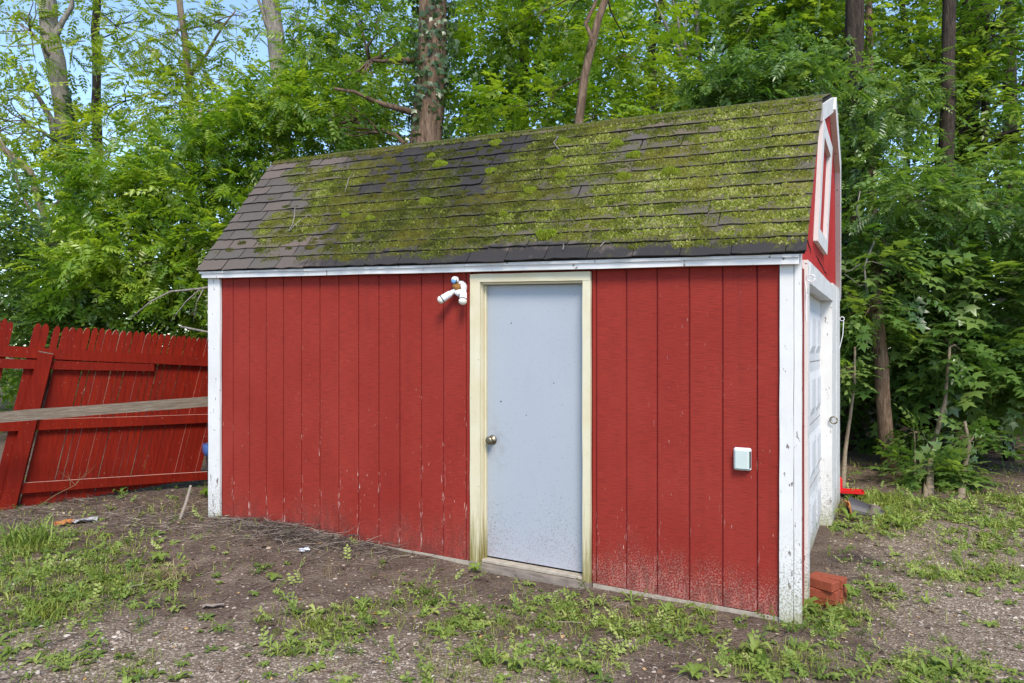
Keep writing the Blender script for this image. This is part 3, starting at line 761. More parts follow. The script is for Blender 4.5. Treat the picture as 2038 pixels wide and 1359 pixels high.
# moss: small tufts standing on the shingles
def moss_tufts():
    N = 260000
    a = NR.uniform(RA0, RA1, N); t = NR.uniform(0, SLEN-0.01, N)
    d = moss_d(a, t); fr = (t % E_)/E_
    ok = (NR.random(N) < np.clip((d-0.30)*2.2, 0, 1)*np.clip(fbm(a*16,t*20,93)*3.4-.75,0.10,1)) & ~(((fr < 0.075) | (fr > 0.97)) & (NR.random(N) < 0.93))
    a, t, d, fr = a[ok], t[ok], d[ok], fr[ok]; N = len(a)
    h0 = 0.0115-0.006*fr
    sz = np.clip(NR.lognormal(-5.15, 0.38, N), .003, .014)*(0.7+0.5*d); hh = sz*NR.uniform(0.5, 1.3, N)
    an = NR.uniform(0, 2*pi, N)
    P = np.zeros((N, 4, 3))
    for k in range(3):
        th = an+k*2.094
        aa = a+sz*np.cos(th); tt = t+sz*np.sin(th); h = h0-0.001
        P[:,k,0] = aa; P[:,k,1] = EB+tb_*tt-tz_*h; P[:,k,2] = ZE+tz_*tt+tb_*h+SL*aa
    h = h0+hh; aa = a+NR.uniform(-0.4,0.4,N)*sz
    P[:,3,0] = aa; P[:,3,1] = EB+tb_*t-tz_*h; P[:,3,2] = ZE+tz_*t+tb_*h+SL*aa
    T = np.array([[0,1,3],[1,2,3],[2,0,3]])[None]+(np.arange(N)*4)[:,None,None]
    lightr = 1/(1+np.exp(-(a+0.9)*2.0))
    tint = np.clip(NR.normal(0.36, 0.25, N)+0.20*lightr-0.24*np.exp(-((a+2.85)/0.75)**2)+(fbm(a*7,t*9,91)-.5)*.8+(d-.62)*.45, 0, 1)
    o = np_mesh('moss', P.reshape(-1,3), T.reshape(-1,3), M['moss'], roof, np.repeat(tint, 4))
    tag(o, kind='stuff')
    # the ridge wears a ragged fringe of moss and dead needles
    N = 15000; a = NR.uniform(RA0, RA1+0.02, N); q = NR.uniform(-0.03, 0.30, N)
    k = NR.random(N) < np.clip(fbm(a*5, q*6, 97)*2.6-0.55, 0.08, 1); a, q = a[k], q[k]; N = len(a)
    sz = np.clip(NR.lognormal(-4.95, 0.4, N), .004, .018); an = NR.uniform(0, 2*pi, N); P = np.zeros((N, 4, 3))
    by = np.where(q < 0, BK+tb_*q-tz_*0.011, BK+us_[0]*q-0.004); bz = np.where(q < 0, ZK+tz_*q+tb_*0.011, ZK+us_[1]*q+0.010)
    for j in range(4):
        th = an+j*2.094; A = a+(sz*np.cos(th) if j < 3 else 0)
        P[:,j,0] = A; P[:,j,1] = by+(sz*np.sin(th)*0.9 if j < 3 else -0.3*sz); P[:,j,2] = bz+(sz*np.sin(th)*0.3 if j < 3 else sz*NR.uniform(0.6,1.5,N))+SL*A
    T = np.array([[0,1,3],[1,2,3],[2,0,3]])[None]+(np.arange(N)*4)[:,None,None]
    tint = np.clip(NR.normal(0.22, 0.2, N)+0.3/(1+np.exp(-(a+1.2)*2.0)), 0, 1)
    tag(np_mesh('ridge_moss', P.reshape(-1,3), T.reshape(-1,3), M['moss'], roof, np.repeat(tint, 4)), kind='stuff')
us_ = (BP-BK, ZP-ZK); us_ = (us_[0]/sqrt(us_[0]**2+us_[1]**2), us_[1]/sqrt(us_[0]**2+us_[1]**2))
moss_tufts()
def dark_clumps():
    parts = []
    for _ in range(420):
        a = R.gauss(-2.9, 0.75) if R.random() < 0.75 else R.uniform(-4.5, 0.0); t = R.uniform(0.12, 1.0)*SLEN
        if not RA0+0.2 < a < RA1-0.05 or t > SLEN-0.03: continue
        r = R.uniform(0.010, 0.040); n = int(10+r*700)
        th = NR.uniform(0, 2*pi, n); rr = r*np.sqrt(NR.random(n)); aa = a+rr*np.cos(th)*1.6; tt = t+rr*np.sin(th)*0.7
        dome = 0.012+np.sqrt(np.clip(1-(rr/r)**2, 0, 1))*r*0.45; sz = NR.uniform(0.004, 0.010, n); an = NR.uniform(0, 2*pi, n)
        V = np.zeros((n, 4, 3))
        for k in range(4):
            q = an+k*2.094; A = aa+(sz*np.cos(q) if k < 3 else 0); T_ = tt+(sz*np.sin(q) if k < 3 else 0); h = dome*(0.3 if k < 3 else 1.0)+(0.005 if k == 3 else 0)
            V[:,k,0] = A; V[:,k,1] = EB+tb_*T_-tz_*h; V[:,k,2] = ZE+tz_*T_+tb_*h+SL*A
        T = np.array([[0,1,3],[1,2,3],[2,0,3]])[None]+(np.arange(n)*4)[:,None,None]
        parts.append((V.reshape(-1,3), T.reshape(-1,3), np.repeat(np.clip(NR.normal(0.12, 0.14, n)+(0.25 if a > -1.8 else 0), 0, 1), 4)))
    V, T, I = merge(parts); tag(np_mesh('dark_moss_clumps', V, T, M['moss'], roof, I), kind='stuff')
dark_clumps()

# bright moss cushions, each a dome of fine shoots
def cushion(px, py, r, i):
    # solve for the point on the front slope
    best = None
    for j in range(300):
        t = SLEN*j/299; b = EB+tb_*t
        a, z = front(px, py, b); e = abs(z-(ZE+tz_*t))
        if best is None or e < best[0]: best = (e, a, t)
    _, a, t = best
    n = 460
    th = NR.uniform(0, 2*pi, n); rr = r*np.sqrt(NR.random(n)); lob = 1+0.18*np.sin(3*th+NR.random()*6)
    da = rr*np.cos(th)*1.25*lob; dt = rr*np.sin(th)*0.8*lob
    dome = 0.012+np.sqrt(np.clip(1-(rr/r)**2, 0, 1))*r*0.55
    sz = NR.uniform(0.003, 0.007, n); an = NR.uniform(0, 2*pi, n)
    V = np.zeros((n,4,3))
    for k in range(4):
        th2 = an+k*2.094
        aa = da+(sz*np.cos(th2) if k < 3 else 0); tt = dt+(sz*np.sin(th2) if k < 3 else 0); h = dome*(0.25 if k < 3 else 1.0)+(0.006 if k == 3 else 0)
        V[:,k,0] = aa; V[:,k,1] = tb_*tt-tz_*h; V[:,k,2] = tz_*tt+tb_*h
    T = np.array([[0,1,3],[1,2,3],[2,0,3]])[None]+(np.arange(n)*4)[:,None,None]
    o = np_mesh('moss_cushion', V.reshape(-1,3), T.reshape(-1,3), M['moss_bright'], None, np.repeat(np.clip(NR.normal(0.5,0.25,n),0,1),4))
    p = roofp(a, t, 0.004); o.location = shed_to_world(*p); o.rotation_euler = (0,0,-TH)
    return tag(o, '%s bright green moss cushion on the shed roof, counting from the left' % ORD[i], 'moss', 'moss cushions on the roof')
ORD = 'first second third fourth fifth sixth seventh eighth ninth tenth eleventh twelfth thirteenth fourteenth fifteenth sixteenth seventeenth'.split()
for i, (px, py, r) in enumerate(sorted([(877,330,0.075),(861,313,0.045),(987,288,0.06),(1121,284,0.06),(1228,289,0.06),(1104,323,0.075),(1118,352,0.05),(1262,312,0.06),(1334,346,0.075),(1056,382,0.055),(1087,470,0.085),(977,343,0.05),(1242,354,0.06),(848,403,0.06),(689,431,0.045),(739,437,0.05),(1003,428,0.04)])):
    cushion(px, py, r*0.72, i)
# twigs fallen on the roof
def roof_twig(pts, r, label):
    m = MB(); q = []
    for px, py in pts:
        best = min(((abs(front(px,py,EB+tb_*SLEN*i/199)[1]-(ZE+tz_*SLEN*i/199)), SLEN*i/199) for i in range(200)))
        t = best[1]; a = front(px, py, EB+tb_*t)[0]; q.append(shed_to_world(*roofp(a, t, 0.022)))
    o = m.tube(q, [r]*(len(q)-1)+[r*0.5], 5).build('fallen_twig', M['bark_pale'])
    tag(o, label, 'twig', 'dead twigs on the roof')
roof_twig([(590,418),(589,432),(585,450),(577,463)], 0.004, 'thin pale twig lying on the left of the mossy roof, bent')
roof_twig([(578,463),(596,445),(617,432),(629,438)], 0.0035, 'thin forked pale twig on the left of the mossy roof, crossing another')
roof_twig([(1113,276),(1104,288),(1110,297),(1115,302)], 0.0045, 'small curled pale twig near the roof ridge beside moss cushion')
roof_twig([(1196,495),(1203,488),(1209,484)], 0.004, 'short pale twig near the eave above the right boards')
roof_twig([(1122,502),(1124,494),(1123,489)], 0.004, 'short upright pale twig near the eave right of the door')
roof_twig([(697,358),(693,372),(689,386)], 0.004, 'short pale twig on the dark bare part of the roof')

# ------------------------------------------------------------------ fixtures on the shed
fl = empty('flood_light', shed_to_world(-2.33, -0.004, 1.965), -TH)
tag(fl, 'white twin-bulb security light with rusty joint above and left of the door', 'light')
MY = Matrix.Rotation(pi/2, 4, 'X')          # local z -> -y (out of the wall)
MB().lathe([(0.052,0),(0.052,0.010),(0.044,0.024),(0.020,0.030)],22,Matrix.Translation((0.02,0,-0.01))@MY).build('mounting_plate', M['plastic_white'], fl, smooth=True)
MB().tube([(0.045,-0.025,0.02),(0.062,-0.04,-0.01),(0.068,-0.045,-0.045)],[0.018,0.019,0.019],10).build('arm', M['plastic_white'], fl, smooth=True)
MB().tube([(-0.002,-0.03,0.012),(0.0,-0.05,0.0),(0.016,-0.052,-0.014),(0.042,-0.045,0.0)],[0.018,0.024,0.026,0.02],9,0.15).build('rusted_joint', M['rust'], fl)
def socket(p0, p1, br):
    p0 = Vector(p0); p1 = Vector(p1); d = (p1-p0).normalized()
    s_ = MB().tube([p0, p0+(p1-p0)*0.25, p0+(p1-p0)*0.3, p1], [0.018,0.019,0.024,0.0285], 16).build('lamp_socket', M['plastic_white'], fl, smooth=False)
    c = p1+d*0.012; q = d.to_track_quat('Z','Y').to_matrix().to_4x4()
    prof_ = [(br*cos(an),br*sin(an)*0.85) for an in [(-60+15*k)*pi/180 for k in range(10)]]+[(0.002, br*0.85)]
    MB().lathe(prof_, 18, Matrix.Translation(c)@q).build('bulb', M['bulb'], fl, smooth=True)
    MB().lathe([(0.030,-0.004),(0.0305,0.0),(0.030,0.004)],18,Matrix.Translation(p1)@q).build('gasket', M['black_plastic'], fl, smooth=True)
socket((-0.012,-0.05,-0.038), (-0.085,-0.088,-0.092), 0.030); socket((0.070,-0.045,-0.030), (0.087,-0.088,-0.104), 0.030)
MB().tube([(-0.012,-0.05,-0.03),(0.03,-0.05,-0.052),(0.07,-0.046,-0.04)],[0.016,0.027,0.017],10).build('cross_bar', M['plastic_white'], fl, smooth=True)
sn = MB().lathe([(0.008,0.026),(0.020,0.022),(0.028,0.008),(0.029,-0.006),(0.022,-0.016)],16,Matrix.Translation((-0.004,-0.045,0.044))).build('motion_sensor', M['plastic_white'], fl, smooth=True)
MB().lathe([(0.020,0.0),(0.019,0.006),(0.013,0.012),(0.004,0.0145)],16,Matrix.Translation((-0.004,-0.062,0.036))@MY).build('sensor_lens', M['lens'], sn, smooth=True)
MB().lathe([(0.025,0.0),(0.025,0.005),(0.021,0.006)],16,Matrix.Translation((-0.004,-0.060,0.036))@MY).build('lens_ring', M['black_plastic'], sn, smooth=True)

ob = empty('outlet_box', shed_to_world(-0.326, -0.002, 0.898), -TH)
tag(ob, 'grey-green weatherproof outlet cover on the red boards right of the door', 'outlet box')
MB().box((-0.050,-0.022,-0.068),(0.052,0.002,0.068),0.008).build('back_plate', M['plastic_white'], ob)
MB().box((-0.046,-0.042,-0.064),(0.044,-0.0225,0.062),0.010).build('lid', M['cover'], ob)
MB().tube([(0.049,-0.03,-0.05),(0.049,-0.03,0.05)],0.005,8).build('hinge', M['black_plastic'], ob)

# ------------------------------------------------------------------ fence (racked, leaning sideways) and loose plank
FB0 = Vector((-4.73,6.85,0)); FB1 = Vector((-3.27,8.06,0)); FD = (FB1-FB0).normalized(); FN = Vector((FD.y,-FD.x,0))
def fpx(px, py, off=0.0):
    "(s, z) on the fence plane (moved off toward the camera) seen at a photo pixel"
    ray = Vector(((px-1019)/F, 1.0, (HZ-py)/F)); p0 = FB0+FN*off
    k = (p0.dot(FN))/(ray.dot(FN)); P = Vector((0,0,CAMZ))+ray*k
    return (P-p0).dot(FD), P.z
def FW(s, off, z): return FB0+FD*s+FN*off+Vector((0,0,z))
fence = empty('picket_fence', FB0)
tag(fence, 'red dog-eared picket fence leaning sideways left of the shed', 'fence')
def floc(p): return p-FB0
def picket(bx, by, tx, ty, wpx):
    "bottom and top centre pixels, width in pixels at the top"
    s0, z0 = fpx(bx, by); s1, z1 = fpx(tx, ty)
    w = (fpx(tx+wpx/2, ty)[0]-fpx(tx-wpx/2, ty)[0])
    L = Vector((s1-s0, z1-z0)); l = L.length; L /= l; Nn = Vector((L.y, -L.x))
    out = [(-w/2,0),(w/2,0),(w/2,l-w*0.95),(w*0.38,l-w*0.42),(w*0.16,l-0.05*w),(0,l),(-w*0.16,l-0.05*w),(-w*0.38,l-w*0.42),(-w/2,l-w*0.95)]
    t = R.uniform(-0.003,0.003); vs = []
    for off in (0.0+t, -0.017+t):
        for u, v in out:
            q = Vector((s0,z0))+L*v+Nn*u; vs.append(floc(FW(q.x, off, q.y)))
    n = len(out)
    fs = [tuple(range(n)), tuple(range(2*n-1,n-1,-1))]+[(i+n,(i+1)%n+n,(i+1)%n,i) for i in range(n)]
    o = MB().add(vs, fs).build('picket', M['fence'], fence)
    o.data.materials.append(M['worn'])
    if R.random() < 0.55:
        for k in ((7, 8, 9, 10) if R.random() < 0.8 else (8, 9)): o.data.polygons[k].material_index = 1
# top x of every picket and its foot
tops = [(77,643),(93,645),(116,649),(133,651),(147,650),(161,651),(176,651),(191,653),(205,654),(219,656),(233,657),(247,658),(260,659),(273,660),(285,661),(298,662),(311,663),(323,664),(336,666),(347,667),(358,668),(368,668),(378,669),(388,670),(398,671),(408,671),(418,672),(428,673),(438,674),(448,675),(458,676)]
for i, (tx, ty) in enumerate(tops):
    f_ = (tx-77)/(420-77)
    foot_y = 1022-62*min(max(f_,0),1.15); lean_px = (foot_y-ty)*0.245
    w = (tops[i+1][0]-tx if i < len(tops)-1 else 10)*0.965
    w = min(w, 16.5-5.5*f_)*R.choice((0.87,0.93,0.98,1.0))
    picket(tx-lean_px, foot_y, tx+R.uniform(-0.6,0.6), ty+R.uniform(-1.5,1.5), w)
for (tx, ty) in [(-18,632),(-3,634),(11,634),(22,640)]:
    picket(tx-92, 1020, tx, ty, 13)
def frail(p, q, hpx, off, th, name='rail'):
    (x0,y0),(x1,y1) = p, q
    s0,z0 = fpx(x0,y0,off); s1,z1 = fpx(x1,y1,off); s0b,z0b = fpx(x0,y0+hpx[0],off); s1b,z1b = fpx(x1,y1+hpx[1],off)
    vs = []; n = 6
    for k in range(n+1):
        f_ = k/n; j = R.uniform(-0.002,0.002)
        for s_, z_ in ((s0+(s1-s0)*f_, z0+(z1-z0)*f_+j), (s0b+(s1b-s0b)*f_, z0b+(z1b-z0b)*f_+j)):
            for o in (off, off-th): vs.append(floc(FW(s_, o, z_)))
    fs = [(0,1,3,2),(4*n+2,4*n+3,4*n+1,4*n)]
    for k in range(n):
        a = 4*k; fs += [(a,a+4,a+5,a+1),(a+2,a+3,a+7,a+6),(a,a+2,a+6,a+4),(a+1,a+5,a+7,a+3)]
    o = MB().add(vs, fs).build(name, M['fence'], fence); o.data.materials.append(M['worn'])
    for k in range(n): o.data.polygons[2+4*k].material_index = 1
frail((-160,678),(455,714),(24,17),0.052,0.038); frail((-160,707),(307,725),(22,14),0.048,0.032)
frail((-160,842),(455,823),(24,16),0.046,0.034); frail((18,963),(455,936),(21,15),0.048,0.036)
# leaning square post
def fpost(bx, by, tx, ty, wpx, off=0.055):
    s0, z0 = fpx(bx,by,off); s1, z1 = fpx(tx,ty,off); w = fpx(tx+wpx/2,ty,off)[0]-fpx(tx-wpx/2,ty,off)[0]
    L = Vector((s1-s0,z1-z0)).normalized(); Nn = Vector((L.y,-L.x)); vs = []
    for e, q in ((0,Vector((s0,z0))),(1,Vector((s1,z1)))):
        for u, o in ((-w/2,off+0.03),(w/2,off+0.03),(w/2,off-0.05),(-w/2,off-0.05)):
            c = q+Nn*u; vs.append(floc(FW(c.x,o,c.y)))
    MB().add(vs,[(3,2,1,0),(4,5,6,7)]+[(k,(k+1)%4,(k+1)%4+4,k+4) for k in range(4)]).build('post', M['fence'], fence)
    capv = [v+Vector((0,0,0.001)) for v in vs[4:]]+[v+Vector((0,0,0.010)) for v in vs[4:]]
    MB().add(capv,[(3,2,1,0),(4,5,6,7)]+[(k,(k+1)%4,(k+1)%4+4,k+4) for k in range(4)]).build('post_top', M['greywood'], fence)
fpost(10,1030,91,703,29)
# weathered plank propped across the fence
p0 = at(-120,839,6.25); p1 = at(455,796,7.22)
d = (p1-p0); ln = d.length; d.normalize(); q = d.to_track_quat('X','Z').to_matrix().to_4x4()
pl = MB().board((0,-0.019,-0.046),(ln,0.019,0.046),0,14,0.002).build('loose_plank', M['greywood'])
pl.matrix_world = Matrix.Translation(p0)@q
tag(pl, 'long weathered grey plank lying sideways across the front of the red fence', 'plank')
# bin behind the corner
bn = empty('rubbish_bin', (-2.80,7.32,g1(-2.8,7.32)))
tag(bn, 'dark grey bin with a blue bag, mostly hidden behind the shed corner', 'bin')
hb = 0.53
MB().lathe([(0.17,0),(0.215,hb),(0.225,hb),(0.225,hb+0.03),(0.20,hb+0.03),(0.19,hb-0.05)],24).build('bin_body', M['black_plastic'], bn, smooth=False)
MB().lathe([(0.226,hb-0.07),(0.238,hb-0.03),(0.236,hb+0.036),(0.19,hb+0.04),(0.17,hb-0.06)],24).build('bin_bag', M['blue_bag'], bn, smooth=True)

# ------------------------------------------------------------------ bricks and junk by the gable
bc = gpx(1642, 1196)
def brick(dx, dy, layer, rz, L, label, chip=False):
    m = MB().box((-L/2,-0.046,0),(L/2,0.046,0.057),0.004)
    if chip: m.v = [(x, y+(0.02 if (x < -L/2+0.02 and y < 0) else 0), z) for x,y,z in m.v]
    m.v = [(x+R.uniform(-.004,.004), y+R.uniform(-.004,.004), z+R.uniform(-.001,.0015)) for x,y,z in m.v]
    o = m.build('brick', M['brick'])
    o.location = bc+Vector((dx,dy,-0.02+layer*0.058)); o.rotation_euler = (0,0,rz)
    tag(o, label, 'brick', 'loose bricks stacked by the shed corner')
brick(-0.034,-0.036,0,-0.72,0.20,'red brick at the bottom front of the little stack by the corner')
brick(0.034,0.036,0,-0.78,0.20,'red brick at the bottom back of the little stack by the corner')
brick(-0.03,-0.034,1,-0.70,0.20,'red brick in the middle front of the little stack')
brick(0.036,0.034,1,-0.76,0.20,'red brick in the middle back of the little stack')
brick(-0.04,-0.038,2,-0.82,0.185,'chipped red brick on top of the stack, nearer the camera', True)
brick(0.033,0.03,2,-0.74,0.20,'red brick on top of the stack, behind the chipped one')

jb = gpx(1672, 988)
gc = empty('fuel_can', jb+Vector((-0.10,0.05,0)), 0.4)
tag(gc, 'red plastic fuel can standing behind the far white corner of the shed', 'fuel can')
MB().box((-0.13,-0.09,0),(0.13,0.09,0.20),0.03).build('can_body', M['red_plastic'], gc)
MB().tube([(-0.08,0,0.195),(-0.08,0,0.25),(0.03,0,0.25),(0.07,0,0.195)],0.014,8).build('can_handle', M['red_plastic'], gc, smooth=True)
MB().lathe([(0.026,0),(0.026,0.03),(0.018,0.035),(0.014,0.12)],12,Matrix.Translation((0.095,0,0.198))).build('spout', M['black_plastic'], gc)
jg = empty('plastic_jug', jb+Vector((0.03,0.34,0)), 0.2)
tag(jg, 'milky plastic jug standing behind the red fuel can', 'jug')
MB().lathe([(0.085,0),(0.09,0.01),(0.09,0.20),(0.075,0.25),(0.03,0.31),(0.022,0.33),(0.022,0.36)],18).build('jug_body', M['clear_plastic'], jg, smooth=True)
MB().tube([(0.05,0,0.28),(0.10,0,0.27),(0.105,0,0.21),(0.09,0,0.17)],0.012,8).build('jug_handle', M['clear_plastic'], jg, smooth=True)
MB().lathe([(0.026,0),(0.026,0.02),(0.02,0.022)],14,Matrix.Translation((0,0,0.36))).build('jug_cap', M['plastic_white'], jg)
p = gpx(1694, 990)
rt = empty('red_tray', p+Vector((0,0,0.05)), -0.35)
tag(rt, 'flat red plastic tray tilted beside the fuel can', 'tray')
MB().box((-0.11,-0.07,0),(0.11,0.07,0.008),0.002).build('tray_floor', M['red_plastic'], rt)
for q_ in ((-0.11,-0.075,0.001,0.11,-0.0705,0.026),(-0.11,0.0705,0.001,0.11,0.075,0.026),(-0.115,-0.07,0.001,-0.1105,0.07,0.026),(0.1105,-0.07,0.001,0.115,0.07,0.026)):
    MB().box(q_[:3],q_[3:]).build('tray_side', M['red_plastic'], rt)
# black plastic trough: a cut half cone lying on its side
p0 = gpx(1692, 1018); m = MB(); vs=[]; fs=[]; K=16; S_=7
for i in range(S_+1):
    f_=i/S_; r=0.155-0.085*f_
    for k in range(K+1):
        an=pi*(0.06+0.94*k/K)
        for th in (0,0.006): vs.append((f_*0.30,(r-th)*cos(an),(r-th)*sin(an)*0.85))
def id_(i,k,t): return (i*(K+1)+k)*2+t
for i in range(S_):
    for k in range(K):
        fs += [(id_(i,k,0),id_(i+1,k,0),id_(i+1,k+1,0),id_(i,k+1,0)),(id_(i,k,1),id_(i,k+1,1),id_(i+1,k+1,1),id_(i+1,k,1))]
for k in range(K): fs += [(id_(0,k,0),id_(0,k+1,0),id_(0,k+1,1),id_(0,k,1)),(id_(S_,k,0),id_(S_,k,1),id_(S_,k+1,1),id_(S_,k+1,0))]
for i in range(S_): fs += [(id_(i,0,0),id_(i,0,1),id_(i+1,0,1),id_(i+1,0,0)),(id_(i,K,0),id_(i+1,K,0),id_(i+1,K,1),id_(i,K,1))]
o = m.add(vs,fs).build('plastic_trough', M['black_plastic'], smooth=False)
o.location = p0+Vector((-0.02,0,0.012)); o.rotation_euler=(0,0.10,-0.55)
tag(o,'faded black plastic half-cone lying open side down by the shed','trough')
p0 = gpx(1737,1026)
wc = empty('metal_can', p0, 0.3); wc.rotation_euler=(0.2,0.25,0.3)
tag(wc,'small pale metal can with a printed side lying in the grass by the trough','can')
MB().lathe([(0.042,0),(0.045,0.004),(0.043,0.01),(0.043,0.09),(0.045,0.096),(0.040,0.097),(0.038,0.07)],20).build('can_wall', M['sill'], wc, smooth=False)
MB().box((0.0432,-0.018,0.055),(0.0442,0.018,0.062)).box((0.0432,-0.010,0.042),(0.0442,0.014,0.048)).build('printed_mark', M['black_plastic'], wc)
p0 = gpx(1676,1022); vs=[];fs=[]
for i in range(2):
    for k in range(7):
        an=0.3+0.28*k
        for r in (0.075,0.064): vs.append((r*cos(an),r*sin(an),0.0 if i==0 else 0.10+0.012*sin(k*2.1)))
for k in range(6):
    a=k*2;b=14+k*2; fs += [(a,a+2,b+2,b),(a+1,b+1,b+3,a+3),(b,b+2,b+3,b+1),(a,a+1,a+3,a+2)]
fs += [(0,14,15,1),(12,13,27,26)]
o = MB().add(vs,fs).build('terracotta_shard', M['terracotta']); o.location=p0+Vector((0.0,-0.03,0.01)); o.rotation_euler=(0.5,0.3,-1.2)
tag(o,'curved orange terracotta pot shard leaning against the far shed corner','shard')
# litter on the ground at left
def crumple(name,px,py,sx,sy,mat,label,cat,rz,amp=0.012,n=6):
    p=gpx(px,py); vs=[];fs=[]
    for j in range(n+1):
        for i in range(n+1):
            vs.append(((i/n-0.5)*sx,(j/n-0.5)*sy,0.012+R.uniform(0,amp)))
    for j in range(n):
        for i in range(n): a=j*(n+1)+i; fs.append((a,a+1,a+n+2,a+n+1))
    m=len(vs); vs+= [(x,y,z-0.003) for x,y,z in vs]; fs+=[tuple(m+i for i in f[::-1]) for f in fs]
    o=MB().add(vs,fs).build(name,mat); o.location=p; o.rotation_euler=(R.uniform(-.1,.1),R.uniform(-.1,.1),rz); tag(o,label,cat)
crumple('paper_scrap',170,1040,0.20,0.11,M['paper'],'crumpled white printed packet lying on soil by the fence','litter',0.35,0.03)
crumple('bark_piece',128,1046,0.06,0.16,M['terracotta'],'curled orange-brown bark piece on soil beside the packet','bark',-0.5,0.04)
crumple('plastic_strip',425,1210,0.12,0.04,M['sill'],'grey plastic strip lying flat on gravel in the left foreground','litter',0.15,0.012)
crumple('plastic_scrap',606,1098,0.07,0.06,M['clear_plastic'],'small clear plastic scrap among dead twigs near the wall','litter',0.5,0.015)
# upright stick by the shed corner
p=gpx(358,1034); tp=at(380,966,p.y+0.15)
o=MB().tube([p,p.lerp(tp,0.5)+Vector((0.005,0,0)),tp],[0.013,0.012,0.011],7,0.1).build('leaning_stick',M['rawwood'])
tag(o,'short bare wooden stick standing at a slant near the shed corner','stick')
# dry weed stalk in front of the fence
def stalk():
    m=MB(); a=gpx(60,1018); P=[a,at(110,985,a.y+0.1),at(150,965,a.y+0.2),at(178,932,a.y+0.3)]
    m.tube(P,[0.004,0.003,0.0025,0.0015],5)
    for (q,r) in (((150,965),(118,938)),((140,968),(134,940)),((150,965),(160,938)),((165,950),(190,925))):
        A=at(*q,a.y+0.2);B=at(*r,a.y+0.25); m.tube([A,A.lerp(B,.5)+Vector((0.01,0,0)),B],[0.002,0.0016,0.001],4)
    o=m.build('dry_weed_stalk',M['straw']); tag(o,'dead branching weed stalk leaning in front of the red fence','stalk')
stalk()

# ------------------------------------------------------------------ leaf shapes (x along the leaf, z up)
def kite(x,y,ang,L,W,droop,z0=0.0):
    "one folded leaflet of two triangles"
    c,s=cos(ang),sin(ang)
    pts=[(0,0,0),(L*0.42,W/2,-0.10*W),(L,0,-droop*L),(L*0.42,-W/2,-0.10*W)]
    pts[1]=(pts[1][0],pts[1][1],pts[1][2]+0.22*W-droop*L*0.25);pts[3]=(pts[3][0],pts[3][1],pts[3][2]+0.22*W-droop*L*0.25)
    return [(x+px*c-py*s,y+px*s+py*c,z0+pz) for px,py,pz in pts],[(0,1,2),(0,2,3)]
def pinnate(pairs,L,ll,lw,rr):
    v=[];t=[]
    def add(vs,ts):
        n=len(v); v.extend(vs); t.extend([tuple(i+n for i in q) for q in ts])
    def rz(f): return -0.28*L*f*f
    add([(0,-0.004,0),(L*.5,-0.003,rz(.5)),(L,0,rz(1)),(L*.5,0.003,rz(.5))],[(0,1,2),(0,2,3)])
    for i in range(pairs):
        f=0.22+0.72*i/(pairs-1); k=0.75+0.5*sin(pi*f)
        for sd in (1,-1):
            add(*kite(L*f,0,sd*(1.15-0.35*f+rr.uniform(-.15,.15)),ll*k*rr.uniform(.85,1.1),lw*k,0.30+rr.uniform(-.1,.15),rz(f)))
    add(*kite(L,0,0,ll,lw,0.3,rz(1)))
    return np.array(v),np.array(t)
def star_leaf(x,y,ang,S,rr,z0=0.0,lobes=5):
    "a lobed maple-like blade, fan of triangles from its stalk end"
    if lobes==5: prof_=[(-150,.30),(-112,.50),(-92,.36),(-62,.86),(-34,.46),(0,1.05),(34,.46),(62,.86),(92,.36),(112,.50),(150,.30)]
    else: prof_=[(-130,.35),(-75,.72),(-42,.48),(0,1.0),(42,.48),(75,.72),(130,.35)]
    c,s=cos(ang),sin(ang); vs=[(0.12*S,0,0.02*S)]
    for d,r in prof_:
        a=radians(d); px,py=0.25*S+0.75*S*r*cos(a)*0.9,0.75*S*r*sin(a)*0.95
        vs.append((px,py,-0.16*S*r*r+rr.uniform(-.03,.03)*S))
    vs=[(x+px*c-py*s,y+px*s+py*c,z0+pz) for px,py,pz in vs]
    return vs,[(0,i,i+1) for i in range(1,len(prof_))]
def spray_of(fn,n,L,rr,zdrop=0.15):
    v=[];t=[]
    def add(vs,ts):
        k=len(v); v.extend(vs); t.extend([tuple(i+k for i in q) for q in ts])
    add([(0,-0.004,0),(L,0,-zdrop*L),(0,0.004,0)],[(0,1,2)])
    for i in range(n):
        f=0.15+0.85*i/max(n-1,1); sd=1 if i%2 else -1
        ang=0 if i==n-1 else sd*(1.0+rr.uniform(-.3,.3)); add(*fn(L*f,0,ang,-zdrop*L*f*f+rr.uniform(-.03,.03)))
    return np.array(v),np.array(t)
rr_=random.Random(3)
TPL={
 'pinnate':[pinnate(5,0.25,0.085,0.036,rr_) for _ in range(3)],
 'pinnate_small':[pinnate(6,0.26,0.060,0.030,rr_) for _ in range(3)],
 'maple':[spray_of(lambda x,y,a,z:star_leaf(x,y,a,0.115*rr_.uniform(.7,1.15),rr_,z),6,0.30,rr_) for _ in range(4)],
 'lobed':[spray_of(lambda x,y,a,z:star_leaf(x,y,a,0.085*rr_.uniform(.7,1.2),rr_,z,3),7,0.28,rr_) for _ in range(4)],
 'ovate':[spray_of(lambda x,y,a,z:kite(x,y,a,0.085*rr_.uniform(.7,1.2),0.045,0.25,z),9,0.30,rr_) for _ in range(4)],
 'ivy':[star_leaf(0,0,0,0.085,rr_,0,3)],
}
TPL['ivy']=[(np.array(a),np.array(b)) for a,b in TPL['ivy']]

